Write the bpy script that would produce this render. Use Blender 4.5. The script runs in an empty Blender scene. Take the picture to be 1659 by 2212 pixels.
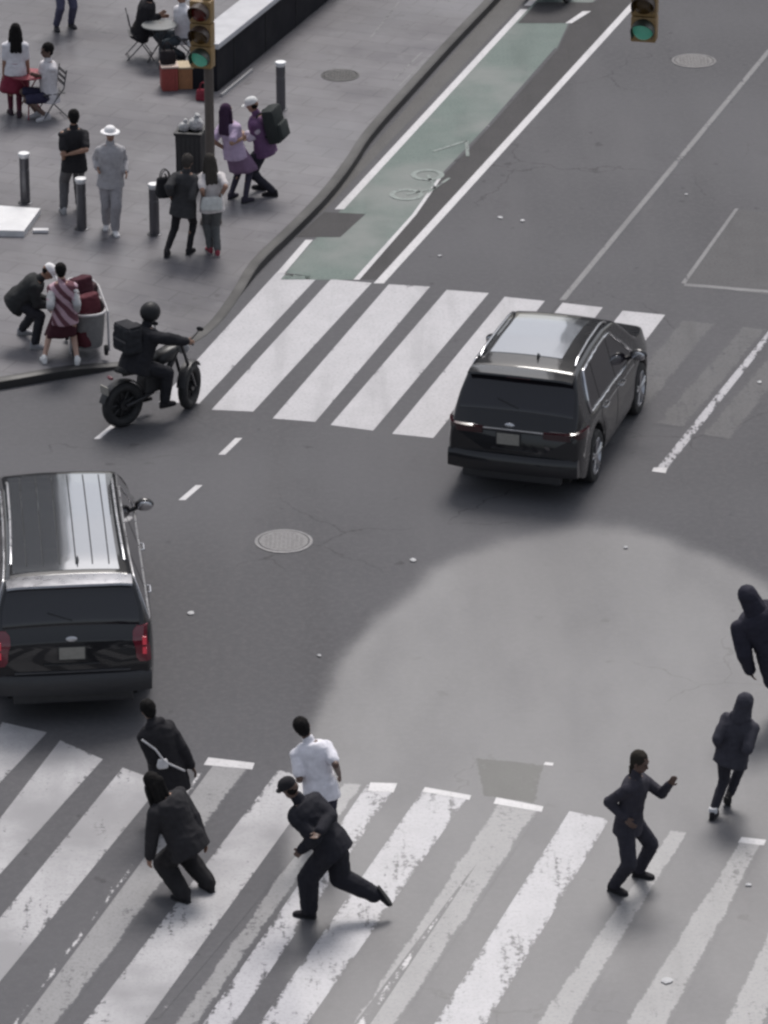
import bpy, bmesh, math, random
from mathutils import Vector, Matrix, noise, Quaternion
random.seed(7)
R = math.radians
scene = bpy.context.scene
COL = scene.collection

# ------------------------------------------------------------------ camera
CAMH, PITCH, F = 25.0, R(23.6), 10043.0          # focal length in units of a 1659 px wide frame
CX, CY = 829.5, 1106.0
CAM = Vector((0, 0, CAMH))
FW = Vector((0, math.cos(PITCH), -math.sin(PITCH)))
UP = Vector((0, math.sin(PITCH), math.cos(PITCH)))
def ray(px, py):
    return FW + Vector((1, 0, 0)) * ((px - CX) / F) + UP * ((CY - py) / F)
def G(px, py, z=0.0):                              # point of the level z seen there
    d = ray(px, py); return CAM + d * ((z - CAMH) / d.z)
def V(px, py, y):                                  # point at ground distance y seen there
    d = ray(px, py); return CAM + d * (y / d.y)

cam = bpy.data.cameras.new('camera'); cam.sensor_fit = 'HORIZONTAL'; cam.sensor_width = 36
cam.lens = 36 * F / 1659; cam.clip_end = 2000; cam.clip_start = 1
co = bpy.data.objects.new('camera', cam); COL.objects.link(co)
co.location = CAM; co.rotation_euler = (R(90) - PITCH, 0, 0)
scene.camera = co

# ------------------------------------------------------------------ light
SUN_EL, SUN_AZ = R(58), R(8)                       # light comes from beyond the crossing
w = bpy.data.worlds.new('World'); scene.world = w; w.use_nodes = True
nt = w.node_tree; nt.nodes.clear()
sky = nt.nodes.new('ShaderNodeTexSky'); sky.sky_type = 'NISHITA'; sky.sun_disc = False
sky.sun_elevation = SUN_EL; sky.sun_rotation = SUN_AZ; sky.air_density = 1.0; sky.dust_density = 4.0; sky.ozone_density = 1.5
hs = nt.nodes.new('ShaderNodeHueSaturation'); hs.inputs['Saturation'].default_value = 0.42
bg = nt.nodes.new('ShaderNodeBackground'); bg.inputs['Strength'].default_value = 0.112
wo = nt.nodes.new('ShaderNodeOutputWorld')
nt.links.new(sky.outputs[0], hs.inputs['Color']); nt.links.new(hs.outputs[0], bg.inputs['Color']); nt.links.new(bg.outputs[0], wo.inputs[0])
sl = bpy.data.lights.new('sun', 'SUN'); sl.energy = 1.7; sl.angle = R(20); sl.color = (1, .96, .92)
so = bpy.data.objects.new('sun', sl); COL.objects.link(so)
sd = Vector((math.sin(SUN_AZ) * math.cos(SUN_EL), math.cos(SUN_AZ) * math.cos(SUN_EL), math.sin(SUN_EL)))
so.rotation_euler = sd.to_track_quat('Z', 'Y').to_euler(); so.location = sd * 80
vs = scene.view_settings; vs.view_transform = 'Standard'; vs.look = 'None'; vs.gamma = 1; vs.exposure = 0.48
scene.cycles.filter_width = 2.6
scene.cycles.use_denoising = True

# ------------------------------------------------------------------ node helpers
def mat(name):
    m = bpy.data.materials.new(name); m.use_nodes = True
    return m, m.node_tree, m.node_tree.nodes['Principled BSDF']
def node(t, kind, **kw):
    n = t.nodes.new(kind)
    for k, v in kw.items():
        if k in n.inputs: n.inputs[k].default_value = v
        else: setattr(n, k, v)
    return n
def ramp(t, src, lo, hi, a=0.0, b=1.0):
    n = node(t, 'ShaderNodeMapRange'); n.inputs['From Min'].default_value = lo; n.inputs['From Max'].default_value = hi
    n.inputs['To Min'].default_value = a; n.inputs['To Max'].default_value = b; n.interpolation_type = 'SMOOTHSTEP'
    t.links.new(src, n.inputs['Value']); return n.outputs['Result']
def math_(t, op, a, b=None, clamp=False):
    n = node(t, 'ShaderNodeMath', operation=op); n.use_clamp = clamp
    for i, v in enumerate((a, b)):
        if v is None: continue
        if isinstance(v, (int, float)): n.inputs[i].default_value = v
        else: t.links.new(v, n.inputs[i])
    return n.outputs[0]
def mix(t, fac, a, b, blend='MIX'):
    n = node(t, 'ShaderNodeMix', data_type='RGBA', blend_type=blend)
    if isinstance(fac, (int, float)): n.inputs[0].default_value = fac
    else: t.links.new(fac, n.inputs[0])
    for i, v in ((6, a), (7, b)):
        if isinstance(v, tuple): n.inputs[i].default_value = (*v[:3], 1)
        else: t.links.new(v, n.inputs[i])
    return n.outputs[2]
def coords(t, scale=(1, 1, 1), rot=0.0):
    tc = node(t, 'ShaderNodeNewGeometry'); mp = node(t, 'ShaderNodeMapping')
    mp.inputs['Scale'].default_value = scale; mp.inputs['Rotation'].default_value = (0, 0, rot)
    t.links.new(tc.outputs['Position'], mp.inputs['Vector']); return mp.outputs[0]
def noi(t, vec, scale, detail=4, rough=.55, dist=0.0):
    n = node(t, 'ShaderNodeTexNoise'); n.inputs['Scale'].default_value = scale; n.inputs['Detail'].default_value = detail
    n.inputs['Roughness'].default_value = rough; n.inputs['Distortion'].default_value = dist
    if vec is not None: t.links.new(vec, n.inputs['Vector'])
    return n.outputs['Fac']
LANE = R(23)                                       # the avenue runs 23 degrees right of the view

GLARE_C = G(1330, 1850); GLARE_TOP = G(1330, 1128)  # pale disc of glare, put into the road surface as extra gloss
GLARE_RX, GLARE_RY = 3.85, GLARE_TOP.y - GLARE_C.y
def glare_mask(t):
    """disc of imitated glare on the crossing: smoother and glossier than the road round it"""
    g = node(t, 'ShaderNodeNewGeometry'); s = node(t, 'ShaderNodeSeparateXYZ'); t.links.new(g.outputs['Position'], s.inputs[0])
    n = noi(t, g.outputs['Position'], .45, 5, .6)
    dx = math_(t, 'DIVIDE', math_(t, 'SUBTRACT', s.outputs[0], GLARE_C.x), GLARE_RX)
    dy = math_(t, 'DIVIDE', math_(t, 'SUBTRACT', s.outputs[1], GLARE_C.y), GLARE_RY)
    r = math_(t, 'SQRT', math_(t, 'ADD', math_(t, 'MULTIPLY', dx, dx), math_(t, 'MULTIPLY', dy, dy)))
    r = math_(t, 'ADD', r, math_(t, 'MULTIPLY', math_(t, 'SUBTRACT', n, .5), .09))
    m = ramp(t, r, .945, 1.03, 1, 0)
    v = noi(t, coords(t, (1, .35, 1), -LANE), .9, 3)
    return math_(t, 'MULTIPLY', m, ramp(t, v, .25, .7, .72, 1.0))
def asphalt_color(t):
    p = coords(t)
    c = mix(t, ramp(t, noi(t, p, .16, 3), .3, .7), (.088, .087, .093), (.107, .106, .113))
    c = mix(t, ramp(t, noi(t, coords(t, (1, .12, 1), -LANE), .8, 4), .5, .8, 0, .5), c, (.127, .124, .130))
    c = mix(t, ramp(t, noi(t, p, 1.4, 5, .65), .55, .8, 0, .45), c, (.075, .073, .077))
    # tyre-darkened wheel paths, oil drips, hairline cracks
    c = mix(t, ramp(t, noi(t, coords(t, (1, .05, 1), -LANE), .55, 2), .52, .66, 0, .35), c, (.066, .065, .068))
    c = mix(t, ramp(t, noi(t, p, 3.3, 2, .4), .70, .78, 0, .6), c, (.045, .044, .046))
    vo = node(t, 'ShaderNodeTexVoronoi', feature='DISTANCE_TO_EDGE'); vo.inputs['Scale'].default_value = .28; vo.inputs['Randomness'].default_value = 1
    wp = node(t, 'ShaderNodeVectorMath', operation='ADD'); t.links.new(p, wp.inputs[0])
    nz = node(t, 'ShaderNodeTexNoise'); nz.inputs['Scale'].default_value = 1.1; nz.inputs['Detail'].default_value = 5; t.links.new(p, nz.inputs['Vector']); t.links.new(nz.outputs['Color'], wp.inputs[1]); t.links.new(wp.outputs[0], vo.inputs['Vector'])
    ck = math_(t, 'MULTIPLY', ramp(t, vo.outputs['Distance'], .0015, .005, 1, 0), ramp(t, noi(t, p, .22, 2), .5, .6, 0, .55))
    c = mix(t, ck, c, (.04, .039, .04))
    c = mix(t, ramp(t, noi(t, p, 11, 5, .75), .42, .66, 0, .35), c, (.132, .128, .136))
    sp = noi(t, p, 60, 3, .8)
    c = mix(t, ramp(t, sp, .55, .75, 0, .35), c, (.17, .168, .17))
    c = mix(t, ramp(t, sp, .45, .25, 0, .5), c, (.045, .045, .047))
    return c
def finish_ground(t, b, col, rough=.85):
    m = glare_mask(t)
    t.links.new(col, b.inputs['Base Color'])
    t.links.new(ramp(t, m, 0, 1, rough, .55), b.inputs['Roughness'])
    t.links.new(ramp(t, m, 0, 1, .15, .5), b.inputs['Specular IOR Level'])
    t.links.new(math_(t, 'MULTIPLY', m, GLARE_COAT), b.inputs['Coat Weight'])
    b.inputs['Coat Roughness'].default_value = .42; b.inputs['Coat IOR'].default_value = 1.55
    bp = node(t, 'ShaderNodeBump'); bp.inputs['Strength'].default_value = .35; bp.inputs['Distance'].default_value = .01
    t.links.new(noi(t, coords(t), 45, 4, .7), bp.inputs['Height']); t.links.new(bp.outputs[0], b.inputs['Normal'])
GLARE_COAT = .62  # coat weight that brightens the imitated glare disc

def m_asphalt():
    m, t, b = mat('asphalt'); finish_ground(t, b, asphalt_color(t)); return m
def m_paint(name, col, wear, edge=.5, streak=.0, col2=None):
    """road paint that has worn through to the asphalt in flakes"""
    m, t, b = mat(name)
    uv = node(t, 'ShaderNodeUVMap'); s = node(t, 'ShaderNodeSeparateXYZ'); t.links.new(uv.outputs[0], s.inputs[0])
    p = coords(t)
    n = noi(t, p, 13, 8, .75); n2 = noi(t, p, 1.1, 3); n3 = noi(t, coords(t, (1, .08, 1), -LANE), 9, 3)
    # distance from the painted edge, uv in metres stored as (u, width-u, v, len-v) folded into u and v
    e = ramp(t, math_(t, 'MINIMUM', s.outputs[0], s.outputs[1]), 0, .09, edge, 0)
    k = math_(t, 'ADD', math_(t, 'MULTIPLY', n, .62), math_(t, 'MULTIPLY', n2, .38))
    k = math_(t, 'ADD', k, math_(t, 'MULTIPLY', math_(t, 'SUBTRACT', n3, .5), streak))
    k = math_(t, 'SUBTRACT', k, math_(t, 'MULTIPLY', e, .28))
    lo = .2 + wear * .42
    f = ramp(t, k, lo, lo + .09)
    pc = mix(t, noi(t, p, 2.3, 4), tuple(c * .84 for c in col), tuple(min(c * 1.1, .8) for c in col))
    pc = mix(t, ramp(t, noi(t, p, 22, 4, .85), .48, .68, 0, .55), pc, tuple(c * .5 for c in col))
    pc = mix(t, ramp(t, noi(t, coords(t, (1, .1, 1), -LANE), 2.2, 4), .5, .72, 0, .4), pc, tuple(c * .62 for c in col))
    if col2: pc = mix(t, ramp(t, noi(t, p, .55, 4), .38, .66), pc, col2)
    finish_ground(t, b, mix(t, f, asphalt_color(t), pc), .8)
    return m
def m_plaza():
    m, t, b = mat('plaza_paving'); p = coords(t)
    c = mix(t, ramp(t, noi(t, p, .3, 4), .3, .7), (.108, .104, .113), (.158, .153, .164))
    c = mix(t, ramp(t, noi(t, p, 1.7, 5, .6), .5, .8, 0, .6), c, (.19, .188, .195))
    br = node(t, 'ShaderNodeTexBrick'); t.links.new(coords(t, (1, 1, 1), LANE), br.inputs['Vector'])
    br.inputs['Scale'].default_value = 1.0; br.inputs['Mortar Size'].default_value = .012; br.inputs['Brick Width'].default_value = .9
    br.inputs['Row Height'].default_value = .45; br.inputs['Color1'].default_value = (1, 1, 1, 1); br.inputs['Color2'].default_value = (.90, .90, .91, 1)
    br.inputs['Mortar'].default_value = (.70, .70, .70, 1)
    c = mix(t, 1.0, c, br.outputs['Color'], 'MULTIPLY'); c = mix(t, ramp(t, noi(t, p, 5, 2, .4), .68, .75, 0, .5), c, (.05, .049, .051)); c = mix(t, ramp(t, noi(t, p, .8, 5, .7), .58, .7, 0, .4), c, (.07, .069, .073))
    sp = noi(t, p, 70, 2, .8); c = mix(t, ramp(t, sp, .58, .75, 0, .4), c, (.2, .2, .2))
    t.links.new(c, b.inputs['Base Color']); b.inputs['Specular IOR Level'].default_value = .35
    t.links.new(ramp(t, noi(t, p, .5, 4), .35, .7, .42, .8), b.inputs['Roughness'])
    return m
_mc = {}
def simple(name, col, rough=.6, metal=0.0, spec=.5, coat=0.0, emit=None, var=.12, bump=0.0, nscale=18):
    key = (name, tuple(col), rough, metal)
    if key in _mc: return _mc[key]
    m, t, b = mat(name)
    tc = node(t, 'ShaderNodeTexCoord')
    n = noi(t, tc.outputs['Object'], nscale, 4)
    c = mix(t, n, tuple(max(0, x * (1 - var * 1.6)) for x in col), tuple(min(1, x * (1 + var * 1.6)) for x in col))
    t.links.new(c, b.inputs['Base Color'])
    t.links.new(ramp(t, noi(t, tc.outputs['Object'], nscale * .4, 3), .3, .7, max(.02, rough * .85), min(1, rough * 1.15)), b.inputs['Roughness'])
    b.inputs['Metallic'].default_value = metal; b.inputs['Specular IOR Level'].default_value = spec
    b.inputs['Coat Weight'].default_value = coat; b.inputs['Coat Roughness'].default_value = .04
    if emit:
        b.inputs['Emission Color'].default_value = (*emit[:3], 1); b.inputs['Emission Strength'].default_value = emit[3]
    if bump:
        bp = node(t, 'ShaderNodeBump'); bp.inputs['Strength'].default_value = bump; bp.inputs['Distance'].default_value = .01
        t.links.new(noi(t, tc.outputs['Object'], nscale * 2.5, 4), bp.inputs['Height']); t.links.new(bp.outputs[0], b.inputs['Normal'])
    _mc[key] = m; return m
def fabric(col, name='cloth'): return simple(name, col, .88, spec=.2, var=.18, bump=.25, nscale=14)
def stripes_mat(a, bcol):
    m, t, b = mat('striped_cloth'); tc = node(t, 'ShaderNodeTexCoord'); mp = node(t, 'ShaderNodeMapping')
    mp.inputs['Rotation'].default_value = (0, R(40), R(10)); t.links.new(tc.outputs['Object'], mp.inputs[0])
    wv = node(t, 'ShaderNodeTexWave'); wv.inputs['Scale'].default_value = 2.4; wv.inputs['Distortion'].default_value = 1.2
    t.links.new(mp.outputs[0], wv.inputs['Vector'])
    t.links.new(mix(t, ramp(t, wv.outputs['Fac'], .4, .6), a, bcol), b.inputs['Base Color']); b.inputs['Roughness'].default_value = .9
    return m

# ------------------------------------------------------------------ mesh helpers
def link(name, me, parent=None, m=None):
    o = bpy.data.objects.new(name, me); COL.objects.link(o)
    if m is not None and me is not None and not me.materials: me.materials.append(m)
    if parent is not None:
        o.parent = parent
    return o
def obj(name, bm, m, parent=None, smooth=None, bevel=0.0):
    """bm is in world axes; the parent's own matrix is taken out"""
    if bevel:
        es = [e for e in bm.edges if len(e.link_faces) == 2 and e.calc_face_angle(0) > R(35)]
        bmesh.ops.bevel(bm, geom=es, offset=bevel, segments=2, affect='EDGES', profile=.6)
    bmesh.ops.recalc_face_normals(bm, faces=bm.faces[:])
    me = bpy.data.meshes.new(name); bm.to_mesh(me); bm.free()
    if smooth is not None:
        for p in me.polygons: p.use_smooth = True
        if smooth < 180: me.set_sharp_from_angle(angle=R(smooth))
    return link(name, me, parent, m)
def empty(name, loc, rz=0.0):
    o = bpy.data.objects.new(name, None); COL.objects.link(o); o.location = loc; o.rotation_euler = (0, 0, rz); o.empty_display_size = .2
    return o
def tag(o, label=None, cat=None, group=None, kind=None):
    if label: o['label'] = label
    if cat: o['category'] = cat
    if group: o['group'] = group
    if kind: o['kind'] = kind
    return o
def thing(name, label, cat, loc=(0, 0, 0), rz=0.0, group=None):
    return tag(empty(name, loc, rz), label, cat, group)
def copy_tree(o, parent=None):
    c = o.copy(); COL.objects.link(c)
    if parent is not None: c.parent = parent
    for ch in list(o.children): copy_tree(ch, c)
    return c
def frame_of(d):
    d = d.normalized(); a = Vector((0, 0, 1)) if abs(d.z) < .9 else Vector((0, 1, 0))
    x = d.cross(a).normalized(); return x, x.cross(d).normalized()
def rings(bm, rs, close=True):
    """rs: list of rings, each a list of n points; lofted and capped"""
    vs = [[bm.verts.new(p) for p in r] for r in rs]; n = len(rs[0])
    for a, b in zip(vs, vs[1:]):
        for i in range(n):
            bm.faces.new((a[i], a[(i + 1) % n], b[(i + 1) % n], b[i]))
    if close:
        bm.faces.new(vs[0][::-1]); bm.faces.new(vs[-1])
    return vs
def ell(c, ax, ay, n=14, pw=1.0):
    out = []
    for i in range(n):
        a = 2 * math.pi * i / n; ca, sa = math.cos(a), math.sin(a)
        out.append(c + ax * (math.copysign(abs(ca) ** pw, ca)) + ay * (math.copysign(abs(sa) ** pw, sa)))
    return out
def capsule(bm, a, b, ra, rb, n=10):
    a, b = Vector(a), Vector(b); d = b - a
    if d.length < 1e-4: d = Vector((0, 0, 1e-3)); b = a + d
    x, y = frame_of(d); dn = d.normalized(); rs = []
    for k in range(4):
        t = R(90) * (k + .25) / 4; rs.append(ell(a - dn * ra * math.cos(t), x * ra * math.sin(t), y * ra * math.sin(t), n))
    rs.append(ell(a, x * ra, y * ra, n)); rs.append(ell(b, x * rb, y * rb, n))
    for k in range(3, -1, -1):
        t = R(90) * (k + .25) / 4; rs.append(ell(b + dn * rb * math.cos(t), x * rb * math.sin(t), y * rb * math.sin(t), n))
    rings(bm, rs)
def tube(bm, pts, r, n=8, closed=False):
    pts = [Vector(p) for p in pts]; rs = []; prev = None; N = len(pts)
    for i, p in enumerate(pts):
        d = (pts[(i + 1) % N] - pts[i - 1]) if closed else (pts[min(i + 1, N - 1)] - pts[max(i - 1, 0)])
        if prev is None: x, y = frame_of(d)
        else:
            dn = d.normalized(); x = (prev - dn * prev.dot(dn)).normalized(); y = x.cross(dn)
        prev = x; rr = r[i] if isinstance(r, (list, tuple)) else r
        rs.append(ell(p, x * rr, y * rr, n))
    if closed: rs.append(rs[0]); rings(bm, rs, close=False); bmesh.ops.remove_doubles(bm, verts=bm.verts[:], dist=1e-5)
    else: rings(bm, rs)
def ellipsoid(bm, c, x, y, z, n=14, m=9):
    c = Vector(c); rs = []
    for k in range(m):
        t = math.pi * (k + .5) / m; rs.append(ell(c - z * math.cos(t), x * math.sin(t), y * math.sin(t), n))
    rings(bm, rs)
def box(bm, c, sx, sy, sz, M=None):
    """box of full sizes centred on c"""
    mt = Matrix.Translation(Vector(c)) @ (M.to_4x4() if M else Matrix()) @ Matrix.Diagonal((sx, sy, sz, 1))
    return bmesh.ops.create_cube(bm, size=1, matrix=mt)['verts']
def lathe(bm, prof, c, axis, n=28):
    """prof: (radius, offset along axis)"""
    c = Vector(c); a = Vector(axis).normalized(); x, y = frame_of(a)
    rings(bm, [ell(c + a * h, x * r, y * r, n) for r, h in prof])
def prism(bm, poly, z0, z1):
    a = [bm.verts.new((p[0], p[1], z0)) for p in poly]; b = [bm.verts.new((p[0], p[1], z1)) for p in poly]
    n = len(poly)
    for i in range(n): bm.faces.new((a[i], a[(i + 1) % n], b[(i + 1) % n], b[i]))
    bm.faces.new(a[::-1]); bm.faces.new(b)

# ------------------------------------------------------------------ ground, kerb, markings
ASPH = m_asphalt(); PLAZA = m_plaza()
bm = bmesh.new()
S = 600
for q in [(-S, -100, S, S)]:
    vs_ = [bm.verts.new(p) for p in ((q[0], q[1], 0), (q[2], q[1], 0), (q[2], q[3], 0), (q[0], q[3], 0))]; bm.faces.new(vs_)
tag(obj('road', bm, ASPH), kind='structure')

KZ = .13
kerb_px = [(1460, -420), (1075, -8), (985, 85), (895, 185), (800, 290), (768, 345), (715, 415), (645, 487), (565, 562), (520, 620), (492, 662), (462, 695), (420, 724), (360, 750), (300, 768), (240, 783), (120, 803), (0, 824), (-120, 842), (-700, 930)]
kp = [G(x, y, KZ) for x, y in kerb_px]
# smooth the line
def smooth_line(pts, it=2):
    for _ in range(it):
        out = [pts[0]]
        for a, b in zip(pts, pts[1:]): out += [a.lerp(b, .25), a.lerp(b, .75)]
        out.append(pts[-1]); pts = out
    return pts
kp = smooth_line(kp)
def offset(pts, d):
    out = []
    for i, p in enumerate(pts):
        t = (pts[min(i + 1, len(pts) - 1)] - pts[max(i - 1, 0)]).normalized(); nn = Vector((t.y, -t.x, 0))
        out.append(p + nn * d)
    return out
inner = offset(kp, .16)                             # towards the plaza
def drop(p):                                        # the kerb is cut down to the road at the corner crossing
    d = (p - RC).length; k = max(0.0, min(1.0, (d - RR) / 1.3)); return .012 + (KZ - .012) * (k * k * (3 - 2 * k))
RC = G(455, 700, KZ); RR = 1.45
edge2 = offset(inner, 1.5)
bm = bmesh.new()
poly = [(p.x, p.y) for p in edge2] + [(-300, edge2[-1].y), (-300, 420), (edge2[0].x + 120, 420)]
vs_ = [bm.verts.new((x, y, KZ)) for x, y in poly]; f = bm.faces.new(vs_); bmesh.ops.triangulate(bm, faces=[f])
vi = []
for a, b in zip(inner, edge2):
    h = drop(a); vi.append([bm.verts.new((*a.lerp(b, k / 4).xy, h + (KZ - h) * k / 4)) for k in range(5)])
for a, b in zip(vi, vi[1:]):
    for k in range(4): bm.faces.new((a[k], b[k], b[k + 1], a[k + 1]))
bmesh.ops.remove_doubles(bm, verts=bm.verts[:], dist=.0005)
tag(obj('plaza_pavement', bm, PLAZA, smooth=30), kind='structure')
bm = bmesh.new()
kerbM = simple('kerb_steel', (.030, .029, .030), .6, var=.3, bump=.4, nscale=3)
prof = []
for a, b in zip(kp, inner):
    h = drop(a)
    prof.append([Vector((a.x, a.y, -.02)), Vector((a.x, a.y, h - .010)), Vector((*a.lerp(b, .12).xy, h + .003)), Vector((*b.xy, h + .003)), Vector((b.x, b.y, -.02))])
rings(bm, prof)
tag(obj('kerb', bm, kerbM, smooth=50), kind='structure')

def quad(bm, px, z=.004, nv=1):
    """painted quad from its four corners TL TR BR BL, with edge distances in uv"""
    z = z * .5 if z < .1 else KZ + (z - KZ) * .5
    tl, tr, br, bl = [G(x, y, z) for x, y in px]
    uvl = bm.loops.layers.uv.verify()
    wid = ((tr - tl).length + (br - bl).length) / 2; N = max(2, int(((tl - bl).length) / .25))
    U = 6
    grid = [[bm.verts.new(tl.lerp(bl, j / N).lerp(tr.lerp(br, j / N), i / U)) for i in range(U + 1)] for j in range(N + 1)]
    for j in range(N):
        for i in range(U):
            f = bm.faces.new((grid[j][i], grid[j][i + 1], grid[j + 1][i + 1], grid[j + 1][i]))
            for l, (a, b) in zip(f.loops, ((i, j), (i + 1, j), (i + 1, j + 1), (i, j + 1))):
                d = min(a, U - a) / U * wid; e = min(b, N - b) / N * (tl - bl).length
                l[uvl].uv = (d, e)
def marking(name, quads, m, z=.004):
    bm = bmesh.new()
    for q in quads: quad(bm, q, z)
    return tag(obj(name, bm, m), kind='structure')

WH = (.47, .462, .478)
PAINT0 = m_paint('fresh_white_paint', WH, .20, .22, .25)
PAINT4 = m_paint('grainy_white_paint', (.43, .424, .435), .30, .28, .38, (.27, .266, .275))
PAINT1 = m_paint('worn_white_paint', (.43, .424, .445), .41, .3, .45)
PAINT2 = m_paint('badly_worn_white_paint', (.5, .49, .5), .70, .6, .45)
PAINT3 = m_paint('faded_grey_paint', (.27, .267, .272), .38, .9, .30)
LINE = m_paint('lane_line_paint', (.56, .55, .56), .10, .2)
FAINT = m_paint('faded_lane_line_paint', (.23, .228, .232), .25, .3, .2)
GREEN = m_paint('green_bike_lane_paint', (.155, .188, .175), .20, .25, .18, (.205, .218, .210))
GUT = m_paint('gutter_concrete', (.118, .115, .114), .05, .1)
JOINT = m_paint('dark_asphalt_strip', (.070, .068, .070), .05, .1)

def ln(a, b, w0, w1):
    """quad round the line a-b (px), widths in px measured along x"""
    return [(a[0] - w0 / 2, a[1]), (a[0] + w0 / 2, a[1]), (b[0] + w1 / 2, b[1]), (b[0] - w1 / 2, b[1])]
# gutter beside the kerb, bike lane and lines
marking('gutter_strip', [[(1080, 0), (1135, 0), (700, 455), (668, 475)], [(1480, -420), (1530, -420), (1135, 0), (1080, 0)]], GUT, .003)
def strip_marking(name, rows, m, z):
    """one painted band through rows of (left x, right x, y), all in px"""
    bm = bmesh.new(); uvl = bm.loops.layers.uv.verify(); fine = []; z = z * .5
    for (l0, r0, y0), (l1, r1, y1) in zip(rows, rows[1:]):
        for k in range(8): q = k / 8; fine.append((l0 + (l1 - l0) * q, r0 + (r1 - r0) * q, y0 + (y1 - y0) * q))
    fine.append(rows[-1]); U = 8; g = []
    for l, r, y in fine: a, b = G(l, y, z), G(r, y, z); g.append([(bm.verts.new(a.lerp(b, i / U)), min(i, U - i) / U * (b - a).length) for i in range(U + 1)])
    for j in range(len(g) - 1):
        for i in range(U):
            c4 = (g[j][i], g[j][i + 1], g[j + 1][i + 1], g[j + 1][i]); f = bm.faces.new([c[0] for c in c4])
            for lp, c in zip(f.loops, c4): lp[uvl].uv = (c[1], 9.0)
    return tag(obj(name, bm, m), kind='structure')
GR = [(1560, 1700, -420), (1159, 1285, 0), (1114, 1229, 47), (1060, 1203, 104), (1011, 1161, 156), (961, 1109, 208), (902, 1057, 271), (853, 1010, 323), (798, 953, 380), (754, 922, 427), (729, 895, 463), (690, 857, 505), (640, 806, 562), (606, 768, 604)]
strip_marking('bike_lane', GR, GREEN, .004)
ML = lambda y: 1372 - (y - 5) * .912
strip_marking('buffer_strip', [(r + 4, (ML(y) if y >= 0 else r + 92) - 4, y) for l, r, y in GR], JOINT, .003)
marking('asphalt_patch', [[(1160, 5), (1298, 5), (1256, 50), (1118, 50)], [(700, 458), (790, 462), (735, 512), (640, 512)]], JOINT, .008)
marking('bike_lane_line', [ln((1132, 20), (733, 452), 16, 20), ln((668, 518), (606, 590), 16, 18), ln((1268, 24), (1228, 50), 18, 14), ln((895, 463), (770, 604), 9, 13), ln((953, 380), (895, 463), 7, 9),
                           ln((1530, -420), (1140, 12), 12, 16)], LINE, .012)
marking('worn_lane_edge', [ln((1203, 104), (1057, 271), 10, 9), ln((1057, 271), (953, 380), 9, 7)], PAINT2, .012)
marking('lane_line', [ln((1372, 5), (818, 612), 16, 22), ln((1760, -420), (1372, 5), 12, 16)], LINE, .008)
marking('faded_lane_line', [ln((1665, 105), (1215, 648), 12, 14), ln((1592, 450), (1476, 612), 8, 10)], FAINT, .008)
marking('worn_lane_line', [ln((1680, 700), (1425, 1018), 16, 24)], PAINT1, .008)
marking('line_foot', [[(1412, 1010), (1442, 1010), (1438, 1022), (1408, 1018)]], LINE, .012)
marking('trench_patch', [[(1590, 452), (1800, 470), (1700, 640), (1478, 612)]], m_paint('lighter_asphalt', (.108, .106, .110), .12, .1), .004)
marking('trench_seam', [ln((1476, 614), (1700, 640), 8, 8), [(1478, 612), (1700, 630), (1700, 636), (1478, 618)]], FAINT, .008)
marking('dashed_line', [ln((246, 918), (209, 948), 13, 13), ln((516, 946), (479, 982), 15, 15), ln((430, 1048), (393, 1080), 15, 15)], LINE, .006)
# bicycle symbol and arrow on the green lane
bm = bmesh.new(); uvl = bm.loops.layers.uv.verify()
def ring_mark(c, r, wd, n=28, sy=1.0):
    o = [bm.verts.new(c + Vector((math.cos(a) * r, math.sin(a) * r * sy, 0))) for a in [2 * math.pi * i / n for i in range(n)]]
    q = [bm.verts.new(c + Vector((math.cos(a) * (r - wd), math.sin(a) * (r - wd) * sy, 0))) for a in [2 * math.pi * i / n for i in range(n)]]
    for i in range(n):
        f = bm.faces.new((o[i], o[(i + 1) % n], q[(i + 1) % n], q[i]))
        for l in f.loops: l[uvl].uv = (.1, .1)
def bar_mark(a, b, wd):
    d = (b - a).normalized(); nn = Vector((-d.y, d.x, 0)) * wd / 2
    f = bm.faces.new([bm.verts.new(p) for p in (a - nn, b - nn, b + nn, a + nn)])
    for l in f.loops: l[uvl].uv = (.1, .1)
c1, c2 = G(878, 420, .009), G(905, 388, .009)
lu = Vector((math.sin(LANE), math.cos(LANE), 0)); lr = Vector((math.cos(LANE), -math.sin(LANE), 0))
ring_mark(c1, .27, .085); c2 = c1 + lu * 1.0 - lr * .05; ring_mark(c2, .27, .085)
bar_mark(c1, c1 + lu * .45 + lr * .3, .05); bar_mark(c1 + lu * .45 + lr * .3, c2, .05); bar_mark(c1 + lu * .2 + lr * .28, c2 + lr * .38, .05)
a0 = c2 + lu * 1.1 - lr * .35; bar_mark(a0, a0 + lu * .7 + lr * .3, .06); bar_mark(a0 + lr * .6, a0 + lu * .7 + lr * .3, .06)
tag(obj('bicycle_symbol', bm, m_paint('worn_symbol_paint', (.27, .30, .285), .46, .1)), kind='structure')

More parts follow.
